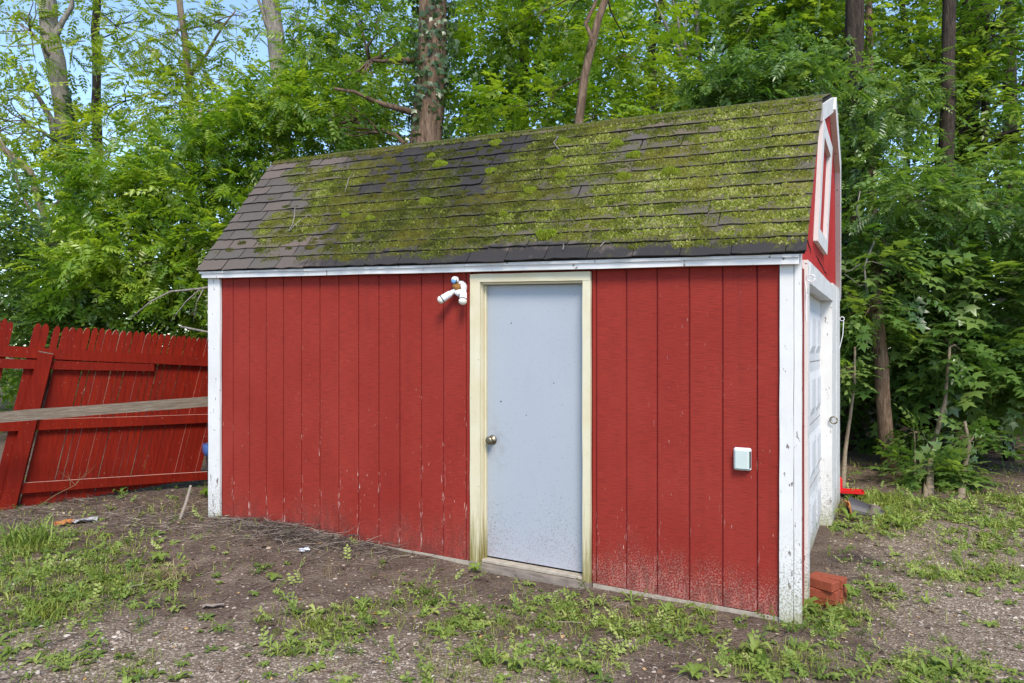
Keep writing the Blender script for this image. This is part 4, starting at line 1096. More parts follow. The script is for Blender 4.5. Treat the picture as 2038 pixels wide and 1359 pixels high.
def leaf_cloud(kind,pos,dirs,sc,tint,upj=0.35,ups=None):
    parts=[]; n=len(pos); T_=TPL[kind]; pick=NR.integers(0,len(T_),n)
    up=np.tile(np.array([0,0,1.0]),(n,1))+NR.normal(0,upj,(n,3)) if ups is None else ups
    rot=frames(dirs,up)
    for k,(tv,tt) in enumerate(T_):
        s=pick==k
        if s.any(): parts.append(scatter(tv,tt,pos[s],rot[s],sc[s],tint[s]))
    return merge(parts)

def clump_points(c,rad,nc,per,cr,hollow=0.45):
    "clump centres in an ellipsoid shell and sprays round each of them"
    d=NR.normal(size=(nc,3)); d/=np.linalg.norm(d,axis=1,keepdims=True)
    r=(hollow+(1-hollow)*NR.random(nc)**0.6)[:,None]
    cc=np.array(c)+d*r*np.array(rad)
    e=NR.normal(size=(nc,per,3)); e/=np.linalg.norm(e,axis=2,keepdims=True)
    p=cc[:,None]+e*(cr*NR.random((nc,per,1))**0.5)*np.array([1.15,1.15,0.6])
    out=e*0.8+d[:,None]*0.6+NR.normal(0,0.35,(nc,per,3)); out[...,2]=out[...,2]*0.45-0.12
    tc=np.clip(NR.normal(0.5,0.26,nc),0,1)
    ti=np.clip(tc[:,None]+NR.normal(0,0.16,(nc,per)),0,1)
    return cc,p.reshape(-1,3),out.reshape(-1,3),ti.ravel()

def wobble(p0,p1,n,amp,rr=R):
    P=[]
    for i in range(n+1):
        f=i/n; q=Vector(p0).lerp(Vector(p1),f); k=amp*sin(pi*f) if 0<f<1 else 0
        P.append(q+Vector((rr.uniform(-k,k),rr.uniform(-k,k),rr.uniform(-k,k)*0.4)))
    return P

def tree(name,label,cat,path,r0,r1,blobs,kind,leaf,bark,group=None,ivy=None,limbs=True,sides=12,scale=1.0,extra=(),pure=False):
    "path: trunk points; blobs: (centre, radii, clumps, sprays per clump, clump radius)"
    base=Vector(path[0]); root=empty(name,base); tag(root,label,cat,group)
    P=[]; 
    for i in range(len(path)-1):
        a,b=Vector(path[i]),Vector(path[i+1]); n=max(2,int((b-a).length/0.5))
        for k in range(n): P.append(a.lerp(b,k/n)+Vector((R.uniform(-1,1),R.uniform(-1,1),0))*0.03*min(1,r0*4))
    P.append(Vector(path[-1])); m=len(P)
    rad=[(r0+(r1-r0)*i/(m-1))*(1.0+0.35*max(0,1-i*0.6)) for i in range(m)]
    tr=MB().tube([p-base for p in P],rad,sides,0.10).build('trunk',bark,root,smooth=True)
    parts=[]
    for (c,rd,nc,per,cr) in blobs:
        lm=MB()
        cc,p,o,ti=clump_points(c,rd,nc,per,cr)
        if kind=='pinnate':
            p=np.repeat(p,2,0)+NR.normal(0,.11,(len(p)*2,3)); o=np.repeat(o,2,0)+NR.normal(0,.65,(len(o)*2,3)); ti=np.clip(np.repeat(ti,2)+NR.normal(0,.1,len(p)),0,1)
        sc=NR.uniform(0.6,1.3,len(p))*scale
        mixed={'pinnate':('ovate',.48),'pinnate_small':('ovate',.35),'maple':('ovate',.25),'lobed':('ovate',.35),'ovate':('lobed',.3),'ivy':('ivy',0)}[kind]
        other=NR.random(len(p))<(0.04 if pure else mixed[1])
        if (~other).any(): parts.append(leaf_cloud(kind,p[~other],o[~other],sc[~other],ti[~other]))
        if other.any(): parts.append(leaf_cloud(mixed[0],p[other],o[other],sc[other]*.9,ti[other]))
        if limbs:
            c_=Vector(c); near=min(P,key=lambda q:(q-c_).length+max(0,(q.z-c_.z))*0.8)
            br=max(0.012,min(r1,r0*0.35)*0.6)
            mid=near.lerp(c_,0.6)
            lm.tube([q-base for q in wobble(near,c_,4,0.12)],[br,br*.8,br*.65,br*.5,br*.35],6,0.1)
            for k in range(0,nc,max(1,nc//9)):
                lm.tube([q-base for q in wobble(mid if k%2 else c_,Vector(cc[k]),3,0.08)],[br*.4,br*.3,br*.22,br*.12],4)
            lm.build('branch',bark,root,smooth=True)
    for A,B,ra in extra: MB().tube([q-base for q in wobble(A,B,5,0.10)],[ra*(1-.13*i) for i in range(6)],7,0.12).build('branch',bark,root,smooth=True)
    if parts:
        V,T,I=merge(parts); np_mesh('crown',V-np.array(base),T,leaf,root,I)
    if ivy:
        n,zlo,zhi,sz,mat=ivy
        zz=NR.uniform(zlo,zhi,n); Z=np.array([q.z for q in P]); ok=np.argsort(Z)
        X=np.interp(zz,Z[ok],np.array([q.x for q in P])[ok]); Yv=np.interp(zz,Z[ok],np.array([q.y for q in P])[ok]); Rr=np.interp(zz,Z[ok],np.array(rad)[ok])
        an=NR.uniform(0,2*pi,n); g=fbm(zz*1.3+path[0][0],an*1.0,41); k=g>0.50; zz,X,Yv,Rr,an=zz[k],X[k],Yv[k],Rr[k],an[k]; n=len(zz)
        dd=Rr+NR.gamma(1.6,0.05,n)+.005
        pos=np.stack([X+dd*np.cos(an),Yv+dd*np.sin(an),zz],1)
        nrm=np.stack([np.cos(an),np.sin(an),NR.normal(0.25,0.35,n)],1)+NR.normal(0,0.3,(n,3))
        dr=np.stack([NR.normal(0,.6,n),NR.normal(0,.6,n),-np.ones(n)],1)
        V,T,I=leaf_cloud('ivy',pos,dr,NR.uniform(.6,1.3,n)*sz,np.clip(NR.normal(.5,.25,n),0,1),ups=nrm)
        np_mesh('ivy',V-np.array(base),T,mat,root,I)
    return root

def G(px,Y):
    x=(px-1019)/F*Y; return Vector((x,Y,g1(x,Y)-0.1))
def B(px,py,Y,rx,rz,nc,per,cr,ry=None):
    "blob at a pixel and distance; radii in pixels of the photo"
    k=Y/F; return (at(px,py,Y),(rx*k,(ry if ry else 0.5*(rx+rz)*k),rz*k),nc,per,cr)

# ---- centre: big ivy-clad trunk
tree('ivy_tree','thick shaggy brown trunk wrapped in ivy rising behind the roof ridge','tree',
     [G(842,10.4),at(850,300,10.4),at(860,120,10.4),at(863,-60,10.4),at(868,-420,10.4),at(880,-1000,10.6)],0.245,0.15,
     [B(735,120,10.6,80,110,20,9,0.36),B(700,240,10.4,70,45,12,9,0.32),B(980,-260,11.2,260,140,40,9,0.5),B(680,-230,11.4,200,120,34,9,0.5),B(860,-700,11.4,460,260,50,10,0.7)],
     'lobed',M['leaf_mid'],M['bark'],ivy=(2900,1.5,7.5,1.1,M['leaf_ivy']),sides=20,extra=[(at(845,230,10.4),at(664,176,10.0),0.05)])
# ---- upper left
tree('vine_tree','tall grey trunk with ivy at the far left, against open sky','tree',
     [G(165,17.0),at(140,340,17),at(118,180,17),at(98,60,17),at(84,-80,17),at(70,-400,17)],0.24,0.16,
     [B(60,60,16.3,130,100,34,7,0.45),B(220,300,16.5,120,70,34,7,0.45),B(50,240,16.4,120,80,34,7,0.45),B(90,-200,17,260,160,34,7,0.6)],
     'pinnate_small',M['leaf_pale'],M['bark_pale'],ivy=(2600,3.5,7.6,1.3,M['leaf_ivy']),scale=1.5,sides=14,
     extra=[(at(130,300,17),at(40,130,16.5),0.09),(at(105,90,17),at(160,-40,17),0.09)])
tree('slim_sky_tree','slim dark trunk with sparse foliage second from the photo left edge','tree',
     [G(196,20.0),at(192,180,20),at(190,60,20),at(196,-150,20)],0.17,0.09,
     [B(230,50,19.3,120,80,26,7,0.5),B(290,190,19.3,130,60,28,7,0.5),B(200,-120,20,200,90,20,6,0.5)],'pinnate_small',M['leaf_pale'],M['bark_dark'],scale=1.5)
tree('airy_tree','airy yellow-green tree with thin limbs against sky left of centre','tree',
     [G(390,19.0),at(380,200,19),at(365,60,19),at(340,-150,19)],0.12,0.07,
     [B(350,60,18.6,120,80,28,7,0.45),B(440,160,18.4,130,55,28,7,0.45),B(470,30,18.4,90,45,12,7,0.45),B(420,230,18,170,60,46,8,0.5),B(380,-150,19,220,100,20,6,0.6)],'pinnate_small',M['leaf_pale'],M['bark_sapling'],scale=1.5,
     extra=[(at(376,160,19),at(470,20,18.6),0.05),(at(378,190,19),at(290,90,18.6),0.05)])
tree('pale_trunk_tree','pale split-bark trunk at the upper left of centre near open sky','tree',
     [G(566,16.0),at(560,180,16),at(548,60,16),at(532,-60,16),at(520,-400,16)],0.22,0.16,
     [B(600,60,15.6,70,90,12,7,0.45),B(630,170,15.0,80,80,16,8,0.45),B(560,-200,16,250,140,34,7,0.6)],'lobed',M['leaf_bright'],M['bark_pale'],scale=1.15,
     extra=[(at(552,90,16),at(502,-20,15.8),0.06)])
# ---- left: bright compound-leaved tree filling the space between fence and roof
tree('compound_leaf_tree','bright green tree with long feathered leaves left of the roof','tree',
     [G(420,11.2),at(430,560,11.2),at(420,430,11.0),at(410,300,10.8),at(400,220,10.7)],0.09,0.03,
     [B(330,350,10.4,140,85,42,9,0.34),B(480,290,10.6,110,70,30,9,0.34),B(230,400,10.3,100,90,30,9,0.36),B(420,440,10.2,130,100,42,9,0.36),B(300,520,10.0,140,90,40,9,0.36),B(430,600,9.9,110,60,24,8,0.34),B(570,215,10.8,80,55,20,9,0.34),B(200,560,9.9,110,80,24,8,0.34)],
     'pinnate',M['leaf_bright'],M['bark_sapling'])
tree('leafy_thicket_tree','mid-green feathered tree directly left of the centre trunk','tree',
     [G(690,12.0),at(690,330,12.0),at(700,260,12),at(720,120,12)],0.07,0.03,
     [B(640,250,11.6,100,70,26,9,0.36),B(740,230,12.0,70,70,16,9,0.36),B(660,110,12.2,80,90,22,9,0.38),B(720,20,12.4,90,60,16,8,0.4)],
     'pinnate',M['leaf_bright'],M['bark_dark'])
tree('dark_understory_bush','dark glossy bush behind the fence at the far left','bush',
     [G(90,11.0),at(90,600,11),at(95,520,11)],0.07,0.03,
     [B(60,560,10.6,120,90,40,10,0.34),B(190,640,10.2,120,60,30,10,0.32),B(20,450,11,100,70,26,9,0.36),B(330,680,10.0,150,50,30,9,0.32)],
     'ovate',M['leaf_dark'],M['bark_dark'],scale=1.25)
tree('left_edge_tree','pale airy tree with crooked bare limbs at the left edge','tree',
     [G(40,13.0),at(120,520,13),at(60,340,13),at(0,290,13)],0.10,0.05,
     [B(40,380,12.6,90,70,18,7,0.4),B(120,470,12.4,100,60,18,7,0.4),B(10,240,13,100,70,14,6,0.45)],'pinnate_small',M['leaf_pale'],M['bark_sapling'],scale=1.3,
     extra=[(at(110,500,12.8),at(-10,260,12.4),0.035),(at(115,380,12.6),at(70,480,12.2),0.03)])
# ---- centre right
tree('leaning_tree','slender dark leaning trunk with forked top behind the roof ridge','tree',
     [G(1135,9.3),at(1152,255,9.3),at(1164,150,9.3),at(1190,40,9.3),at(1226,-60,9.3),at(1250,-300,9.4)],0.064,0.042,
     [B(1240,110,11.2,110,100,36,9,0.36),B(1060,210,10.7,130,60,34,9,0.34),B(1180,230,10.6,110,45,24,9,0.32),B(1010,60,11.8,90,90,30,9,0.36),B(1110,60,12,100,90,26,9,0.4)],
     'maple',M['leaf_bright'],M['bark'],scale=0.95,extra=[(at(1170,110,9.3),at(1178,-60,9.3),0.035)])
tree('dense_centre_tree','dense darker maple foliage right of the ivy trunk','tree',
     [G(1040,13.5),at(1040,200,13.5),at(1045,40,13.4),at(1050,-200,13.4)],0.14,0.08,
     [B(1020,130,13.0,110,100,40,9,0.42),B(940,220,12.6,90,70,28,9,0.38),B(1100,-60,13.2,200,130,44,9,0.5)],
     'maple',M['leaf_mid'],M['bark_dark'],scale=1.1)
tree('bare_branch_tree','dead pale forked branches among leaves at top right of centre','tree',
     [G(1400,12.5),at(1408,200,12.5),at(1392,110,12.5),at(1380,-40,12.5)],0.07,0.035,
     [B(1380,260,12.0,130,60,26,9,0.36),B(1330,200,12.2,90,70,22,8,0.38)],'pinnate',M['leaf_pale'],M['bark_pale'],
     extra=[(at(1360,130,12.4),at(1290,-20,12.3),0.035),(at(1365,120,12.4),at(1330,-30,12.3),0.03),(at(1392,120,12.4),at(1355,20,12.3),0.03),(at(1404,190,12.5),at(1500,40,12.2),0.02)])
tree('overhanging_tree','fresh green feathered branches hanging just above the roof ridge at right','tree',
     [G(1545,9.6),at(1545,240,9.6),at(1540,180,9.5),at(1535,100,9.6)],0.07,0.03,
     [B(1520,165,9.0,110,38,30,9,0.28),B(1600,150,9.0,60,60,16,9,0.28),B(1440,190,9.4,70,40,16,9,0.28)],
     'pinnate',M['leaf_blue'],M['bark_dark'],scale=0.9)
tree('tall_maple','tall maple with dark foliage above the right part of the roof','tree',
     [G(1650,12.6),at(1655,200,12.6),at(1650,40,12.6),at(1650,-300,12.6)],0.15,0.10,
     [B(1560,60,12.2,150,90,46,9,0.42),B(1460,20,12.6,130,80,34,9,0.42),B(1700,60,11.8,110,100,34,9,0.4),B(1600,-200,12.6,330,140,60,9,0.6)],
     'maple',M['leaf_mid'],M['bark_dark'],scale=1.1)
# ---- right hand woods
tree('dark_ivy_trunk','dark ivy-covered trunk just right of the shed gable','tree',
     [G(1688,10.6),at(1690,700,10.6),at(1692,400,10.6),at(1700,150,10.6),at(1705,-200,10.6)],0.165,0.12,
     [B(1760,200,10.2,110,70,30,9,0.34),B(1720,300,10.0,60,70,16,9,0.3),B(1760,640,9.7,60,90,18,8,0.3)],
     'pinnate',M['leaf_blue'],M['bark_dark'],scale=0.8,ivy=(2600,1.6,6.0,1.1,M['leaf_dark']),sides=14)
tree('vine_column_tree','large vine-covered trunk at the upper right with side limbs','tree',
     [G(1900,12.4),at(1890,560,12.4),at(1905,330,12.4),at(1930,120,12.4),at(1945,-60,12.4),at(1950,-400,12.4)],0.26,0.20,
     [B(1960,60,11.8,110,110,36,9,0.4),B(1840,120,11.9,80,110,28,9,0.38),B(2020,260,11.4,110,90,32,9,0.4),B(1900,-220,12.4,300,140,60,9,0.6)],
     'ovate',M['leaf_mid'],M['bark_dark'],scale=1.35,ivy=(3600,2.2,7.5,1.3,M['leaf_dark']),sides=14,
     extra=[(at(1900,320,12.3),at(2060,130,11.8),0.06),(at(1900,300,12.3),at(2060,270,11.5),0.07),(at(1905,450,12.2),at(2060,330,11.6),0.05)])
tree('pale_spray_tree','light green feathered branches spreading at the right edge above the maples','tree',
     [G(2110,9.4),at(2110,620,9.4),at(2080,480,9.2),at(2040,430,9.0),at(1980,470,8.8)],0.09,0.02,
     [B(1960,400,8.6,110,50,30,8,0.26),B(1800,400,8.7,100,50,26,8,0.26),B(2030,460,8.6,80,40,18,8,0.26),B(1860,350,9.0,90,40,18,8,0.28)],
     'pinnate_small',M['leaf_blue'],M['bark_sapling'],scale=1.05)
tree('young_maple','young maple with broad dark leaves at the right edge of the woods','tree',
     [G(2010,9.6),at(2000,820,9.6),at(1990,640,9.5),at(1985,520,9.5)],0.06,0.02,
     [B(1960,580,8.9,110,80,34,8,0.28),B(1860,650,9.0,90,80,28,8,0.28),B(1990,730,8.7,100,70,26,8,0.26),B(1780,720,9.3,90,80,22,7,0.28),B(2060,640,8.7,60,120,20,8,0.28),B(1990,790,9.0,80,40,12,7,0.24)],
     'maple',M['leaf_blue'],M['bark_dark'],scale=1.3,pure=True)
tree('shade_maple','shaded low maple filling the dark gap behind the saplings','tree',
     [G(1830,10.6),at(1832,760,10.6),at(1835,620,10.5)],0.06,0.03,
     [B(1720,800,10.4,60,80,14,7,0.26),B(1850,790,10.6,100,70,18,7,0.26),B(1980,900,10.2,110,60,12,6,0.26),B(1720,560,10.3,80,90,22,8,0.3),B(1800,560,10.6,90,80,22,8,0.32)],
     'maple',M['leaf_dark'],M['bark_dark'],scale=1.25,pure=True)
tree('brown_slim_tree','slim rough brown trunk in front of the dark woods right of the shed','tree',
     [G(1775,8.7),at(1772,960,8.7),at(1756,780,8.65),at(1746,650,8.6),at(1744,560,8.8),at(1738,440,10.0),at(1728,250,11.0),at(1730,-100,11.6)],0.088,0.045,
     [B(1720,600,8.5,55,60,14,8,0.24),B(1785,540,8.6,65,50,14,8,0.24),B(1745,470,8.8,70,45,14,8,0.26)],'maple',M['leaf_blue'],M['bark'],sides=14)
tree('dark_back_trunk','dark thick trunk standing behind the crooked pale sapling','tree',
     [G(1868,10.2),at(1870,900,10.2),at(1872,700,10.2),at(1880,500,10.2),at(1885,200,10.3),at(1890,-200,10.4)],0.13,0.07,
     [B(1880,480,10.2,70,50,12,8,0.3)],'maple',M['leaf_dark'],M['bark_dark'])
def sapling(label,pts,r,blobs,Y):
    tree('sapling',label,'sapling',[gpx(*pts[0])-Vector((0,0,.05))]+[at(*q,Y) for q in pts[1:]],r,r*0.45,blobs,'maple',M['leaf_blue'],M['bark_sapling'],group='pale saplings at the edge of the woods',sides=8)
sapling('thin pale sapling leaning behind the red fuel can beside the shed',[(1676,975),(1682,900),(1692,830),(1700,760),(1702,690)],0.026,[B(1690,740,8.3,40,40,8,6,0.2)],8.2)
sapling('crooked pale sapling with stubs in front of the dark thick trunk',[(1850,985),(1853,900),(1868,850),(1880,800),(1886,740),(1890,690)],0.032,[B(1890,680,8.4,50,50,8,7,0.22)],8.3)
sapling('pale sapling with leaf tufts nearest the right edge of the woods',[(1912,992),(1918,940),(1928,885),(1920,838)],0.032,[B(1920,870,8.1,30,20,5,5,0.14),B(1905,935,8.0,26,18,4,5,0.12)],8.0)
sapling('very thin sapling between the brown trunk and the crooked sapling',[(1822,975),(1821,910),(1820,860)],0.014,[B(1820,860,8.6,30,24,6,5,0.16)],8.5)
tree('maple_shrub','low leafy maple shrub at the edge of the woods','shrub',[gpx(1842,990),at(1842,950,8.1),at(1845,925,8.1)],0.018,0.008,
     [B(1840,945,8.05,42,38,20,6,0.13)],'maple',M['leaf_blue'],M['bark_sapling'],scale=1.0,pure=True)
# dangling pale vine by the gable
m=MB(); Yv=8.6
m.tube([at(1745,470,Yv),at(1732,500,Yv),at(1720,530,Yv),at(1724,570,Yv),at(1728,600,Yv),at(1722,625,Yv)],[0.010,0.012,0.011,0.012,0.010,0.006],6,0.1)
m.tube([at(1672,535,Yv),at(1690,540,Yv),at(1712,525,Yv),at(1735,520,Yv),at(1760,528,Yv),at(1800,522,Yv)],[0.004,0.005,0.006,0.006,0.005,0.003],5)
m.tube([at(1680,545,Yv),at(1695,555,Yv),at(1710,568,Yv),at(1724,566,Yv)],[0.004,0.005,0.005,0.004],5)
m.tube([at(1712,380,Yv),at(1704,420,Yv),at(1712,440,Yv),at(1704,470,Yv)],[0.006,0.007,0.006,0.004],5)
o=m.build('hanging_vine',M['bark_pale'],smooth=True); tag(o,'tangled pale bare vine hanging beside the gable','vine')
# bare arching branch above the fence
m=MB(); Yv=8.5
m.tube([at(440,568,Yv),at(395,575,Yv),at(340,580,Yv),at(300,600,Yv),at(262,632,Yv)],[0.016,0.014,0.012,0.010,0.006],6,0.1)
m.tube([at(400,574,Yv),at(370,600,Yv),at(340,640,Yv)],[0.009,0.007,0.004],5); m.tube([at(405,575,Yv),at(392,600,Yv),at(385,640,Yv)],[0.008,0.006,0.004],5)
m.tube([at(360,650,Yv),at(400,658,Yv),at(430,664,Yv)],[0.012,0.014,0.012],6,.1)
o=m.build('bare_branch',M['bark_pale'],smooth=True); tag(o,'bare grey branch arching down behind the fence beside the shed','branch')
# bright sprig of large leaves at the shed's left corner
tree('broadleaf_sprig','light green broad-leaved sprig poking out at the shed corner above the fence','plant',[gpx(440,985)+Vector((0,.25,0)),at(432,800,7.8),at(425,650,7.75),at(412,605,7.7)],0.008,0.004,
     [B(405,615,7.7,14,20,6,2,0.06)],'ivy',M['leaf_bright'],M['bark_sapling'],scale=1.35,limbs=False,sides=6)

# ------------------------------------------------------------------ the wood behind, one mass
def woods(name,mat,label,layers):
    parts=[]
    px=lambda c:1019+F*c[:,0]/c[:,1]
    nz=lambda c:fbm(c[:,0]*.35,c[:,2]*.35+c[:,1]*.2,51)
    # the treetops thin out to sky towards the left
    keep_hi=lambda c:(px(c)>690+110*(nz(c)-.5)*4)|(c[:,2]<4.2+4*(nz(c)-.3))
    gaps=lambda c:keep_hi(c)&(nz(c)+0.20>np.where(px(c)<1050,.57,.52))
    for (x0,x1,y0,y1,z0,z1,n,kind,sc,gp) in layers:
        nc=n//8; c=np.stack([NR.uniform(x0,x1,nc),NR.uniform(y0,y1,nc),NR.uniform(z0,z1,nc)],1)
        if gp: c=c[gaps(c)]
        nc=len(c); p=c[:,None]+NR.normal(0,0.42*sc,(nc,8,3))*np.array([1.1,1.1,.6]); d=NR.normal(size=(nc,8,3)); d[...,2]=d[...,2]*.4-.15
        ti=np.clip(NR.normal(.5,.2,nc)[:,None]+NR.normal(0,.15,(nc,8)),0,1)
        parts.append(leaf_cloud(kind,p.reshape(-1,3),d.reshape(-1,3),NR.uniform(.8,1.3,nc*8)*sc,ti.ravel()))
    V,T,I=merge(parts); o=np_mesh(name,V,T,mat,None,I)
    tag(o,label,'foliage',kind='stuff')
woods('woodland_foliage',M['leaf_mid'],'sunlit green treetops of the woods behind the shed and fence',  # backlight put into the leaf colour: lighter green than the right-hand mass
      [(-14,4,13.5,20,0.0,9.5,5200,'ovate',1.7,True),(-18,6,20,30,0.0,14,5200,'ovate',2.6,True),(-14,3,11.5,15,0.0,3.2,3400,'ovate',1.5,False)])
woods('shaded_foliage',M['leaf_dark'],'deep shaded green foliage of the woods right of the shed',  # shade of the wood put into the leaf colour: darker green
      [(4,22,12.5,20,0.0,5.0,5200,'ovate',1.6,False),(4,28,20,30,0.0,14,4200,'ovate',2.6,True),(4,20,13,20,4.0,12,5000,'ovate',1.8,True),(2.5,20,10.5,13.5,0.0,4.6,3400,'ovate',1.4,False)])
# dim trunks deeper in the wood
for i,(px_,Y,r,lab) in enumerate([(1716,13.0,0.09,'thin dark trunk deep in the woods nearest the shed gable'),(1800,13.5,0.07,'thin dark trunk deep in the woods right of the brown slim trunk'),(1958,12.0,0.08,'thin dark trunk deep in the woods behind the leafy sapling'),(2024,13.5,0.14,'dark trunk deep in the woods at the right edge'),(1318,15.0,0.10,'dim trunk behind the ridge under the dead pale branches'),(1458,15.5,0.14,'dim trunk behind the ridge under the dark maple')]):
    tree('forest_trunk',lab,'tree',[G(px_,Y),at(px_+R.uniform(-12,12),500,Y),at(px_+R.uniform(-25,25),100,Y),at(px_+R.uniform(-40,40),-200,Y)],r,r*.7,[],'ovate',None,M['bark_dark'],group='dim trunks deep in the woods',sides=9)

# ------------------------------------------------------------------ ground cover
def in_shed(x,y):
    a,b=(x-CX)*CT-(y-CY)*ST,(x-CX)*ST+(y-CY)*CT
    return (a>-4.93)&(a<0.03)&(b>-0.03)&(b<SHED_D+.05)
PATCH=[]
for (px_,py_,r,w) in [(40,1095,.40,1),(120,1130,.50,1),(190,1165,.45,1),(90,1195,.45,1),(30,1160,.4,1),(230,1150,.35,.8),(300,1175,.25,.5),(130,1240,.18,.7),
    (120,1325,.18,.8),(250,1340,.16,.8),(390,1185,.14,.4),(545,1165,.12,.4),(590,1240,.16,.8),(640,1250,.20,1),(700,1255,.18,1),(580,1290,.18,.7),(760,1220,.20,.8),(830,1200,.20,.8),
    (900,1250,.20,.7),(960,1240,.20,.8),(1040,1245,.22,.9),(1110,1225,.22,.9),(1180,1250,.20,.8),(1270,1245,.22,.9),(1340,1235,.2,.8),(900,1320,.22,.9),(1000,1300,.22,.8),(1090,1330,.22,.8),(780,1310,.2,.6),(1200,1320,.16,.5),
    (1420,1265,.14,.6),(1500,1330,.2,.8),(1590,1320,.2,.9),(1640,1260,.2,1),(1600,1225,.12,1),(1680,1225,.16,.9),(1700,1190,.14,.7),(1560,1240,.10,.6),(1700,1340,.16,.6),(1830,1345,.25,.9),(1930,1335,.2,.6),(1760,1170,.16,.5),(1880,1150,.25,.5),(1980,1140,.25,.5),
    (1700,1050,.25,.8),(1780,1030,.35,1),(1860,1035,.4,1),(1950,1050,.4,1),(2030,1070,.35,1),(1760,1000,.3,1),(1850,1005,.4,1),(1940,1010,.4,1),(2030,1010,.4,1),(2080,1040,.5,1),(1990,1090,.3,.6),(1690,1020,.2,.6),(2120,1100,.5,.8),(-60,1120,.5,1),(-60,1200,.5,1)]:
    p=gpx(px_,py_); PATCH.append((p.x,p.y,r,w))
def veg(x,y):
    d=np.zeros_like(x)
    for (cx,cy,r,w) in PATCH: d=np.maximum(d,w*(.72 if cx<-1.2 else .9)*np.exp(-(((x-cx)**2+((y-cy)*.9)**2)/(r*r))))
    return d
def pick(n,fn,x0=-6.0,x1=7.0,y0=2.6,y1=9.3):
    x=NR.uniform(x0,x1,n); y=NR.uniform(y0,y1,n); k=(NR.random(n)<fn(x,y))&~in_shed(x,y); return x[k],y[k]
def blades(x,y,h,w,lean,tint,spread=0.02):
    n=len(x); an=NR.uniform(0,2*pi,n); ox=NR.normal(0,spread,n); oy=NR.normal(0,spread,n); x=x+ox; y=y+oy; z=gh(x,y)-0.004
    dx,dy=np.cos(an),np.sin(an); sx,sy=-dy*w*.5,dx*w*.5; l=lean
    P=np.zeros((n,5,3))
    for k,(f,ww) in enumerate([(0,1),(0,-1),(.55,.85),(.55,-.85),(1,0)]):
        bend=l*h*(f**2); P[:,k,0]=x+dx*bend+sx*ww; P[:,k,1]=y+dy*bend+sy*ww; P[:,k,2]=z+h*f*(1-.35*l*f)
    T=np.array([[0,1,3],[0,3,2],[2,3,4]])[None]+(np.arange(n)*5)[:,None,None]
    return P.reshape(-1,3),T.reshape(-1,3),np.repeat(tint,5)
def grass():
    x,y=pick(460000,lambda x,y:np.clip((veg(x,y)*.9+.02)*(fbm(x*3.1,y*3.1,61)*3.8-1.35),0,1)*.9+.002)
    n=len(x); dst=np.clip(y/6,.6,1.5)
    V,T,I=blades(x,y,NR.gamma(3.2,.0150,n)*dst**.5*(.6+.7*fbm(x*2,y*2,65))+.010,NR.uniform(.003,.0065,n)*dst,NR.uniform(.3,1.3,n),np.clip(NR.normal(.45,.25,n),0,1))
    o=np_mesh('grass',V,T,M['grass'],None,I); tag(o,'short patchy grass on the yard','grass',kind='stuff')
grass()
def rosette_tpl(nl,L,W,lift,rr):
    v=[];t=[]
    for k in range(nl):
        an=2*pi*k/nl+rr.uniform(-.3,.3); l=L*rr.uniform(.6,1.1); w=W*rr.uniform(.7,1.1); up=lift*rr.uniform(.5,1.4)
        prof_=[(0.0,.10,0),(.35,.7,.75),(.7,1.0,.95),(1.0,.0,.55)]
        n=len(v)
        for f,ww,zz in prof_:
            for sd in (1,-1):
                px_,py_,pz_=l*f,sd*w*.5*ww,up*l*zz+(0.10*w*ww)
                v.append((px_*cos(an)-py_*sin(an),px_*sin(an)+py_*cos(an),pz_))
        for i in range(3):
            a=n+2*i; t+=[(a,a+1,a+3),(a,a+3,a+2)]
    return np.array(v),np.array(t)
def weeds():
    parts=[]
    tp=[rosette_tpl(7,.085,.030,.35,rr_),rosette_tpl(9,.07,.022,.5,rr_),rosette_tpl(5,.06,.036,.3,rr_),rosette_tpl(8,.10,.020,.45,rr_),rosette_tpl(6,.05,.028,.6,rr_)]
    x,y=pick(44000,lambda x,y:np.clip((veg(x,y)+.03)*.6*(fbm(x*2.9,y*2.9,71)*3.2-.85),0,1)+.006*(y<6.6))
    k=NR.integers(0,len(tp),len(x)); sc=NR.uniform(.35,1.0,len(x))
    for j,(tv,tt) in enumerate(tp):
        s=k==j; n=s.sum(); an=NR.uniform(0,2*pi,n); up=np.tile([0,0,1.],(n,1))+NR.normal(0,.22,(n,3))
        rot=frames(np.stack([np.cos(an),np.sin(an),np.zeros(n)],1),up); pos=np.stack([x[s],y[s],gh(x[s],y[s])],1)
        parts.append(scatter(tv,tt,pos,rot,sc[s],np.clip(NR.normal(.45,.25,n),0,1)))
    # small upright leafy shoots between them
    x,y=pick(26000,lambda x,y:np.clip((veg(x,y)+.03)*.7*(fbm(x*2.6+9,y*2.6,75)*3.2-.8),0,1)+.004*(y<6.8)); n=len(x); an=NR.uniform(0,2*pi,n)
    d=np.stack([np.cos(an)*.6,np.sin(an)*.6,NR.uniform(.15,1.0,n)],1); T_=TPL['ovate']+TPL['lobed'][:1]; kk=NR.integers(0,len(T_),n)
    rot=frames(d,np.tile([0,0,1.],(n,1))+NR.normal(0,.6,(n,3))); pos=np.stack([x,y,gh(x,y)],1)
    for j,(tv,tt) in enumerate(T_):
        q=kk==j
        if q.any(): parts.append(scatter(tv,tt,pos[q],rot[q],NR.uniform(.18,.42,q.sum()),np.clip(NR.normal(.5,.28,q.sum()),0,1)))
    V,T,I=merge(parts); o=np_mesh('weeds',V,T,M['weed'],None,I); tag(o,'small broad-leaved weeds scattered over the yard','weeds',kind='stuff')
weeds()
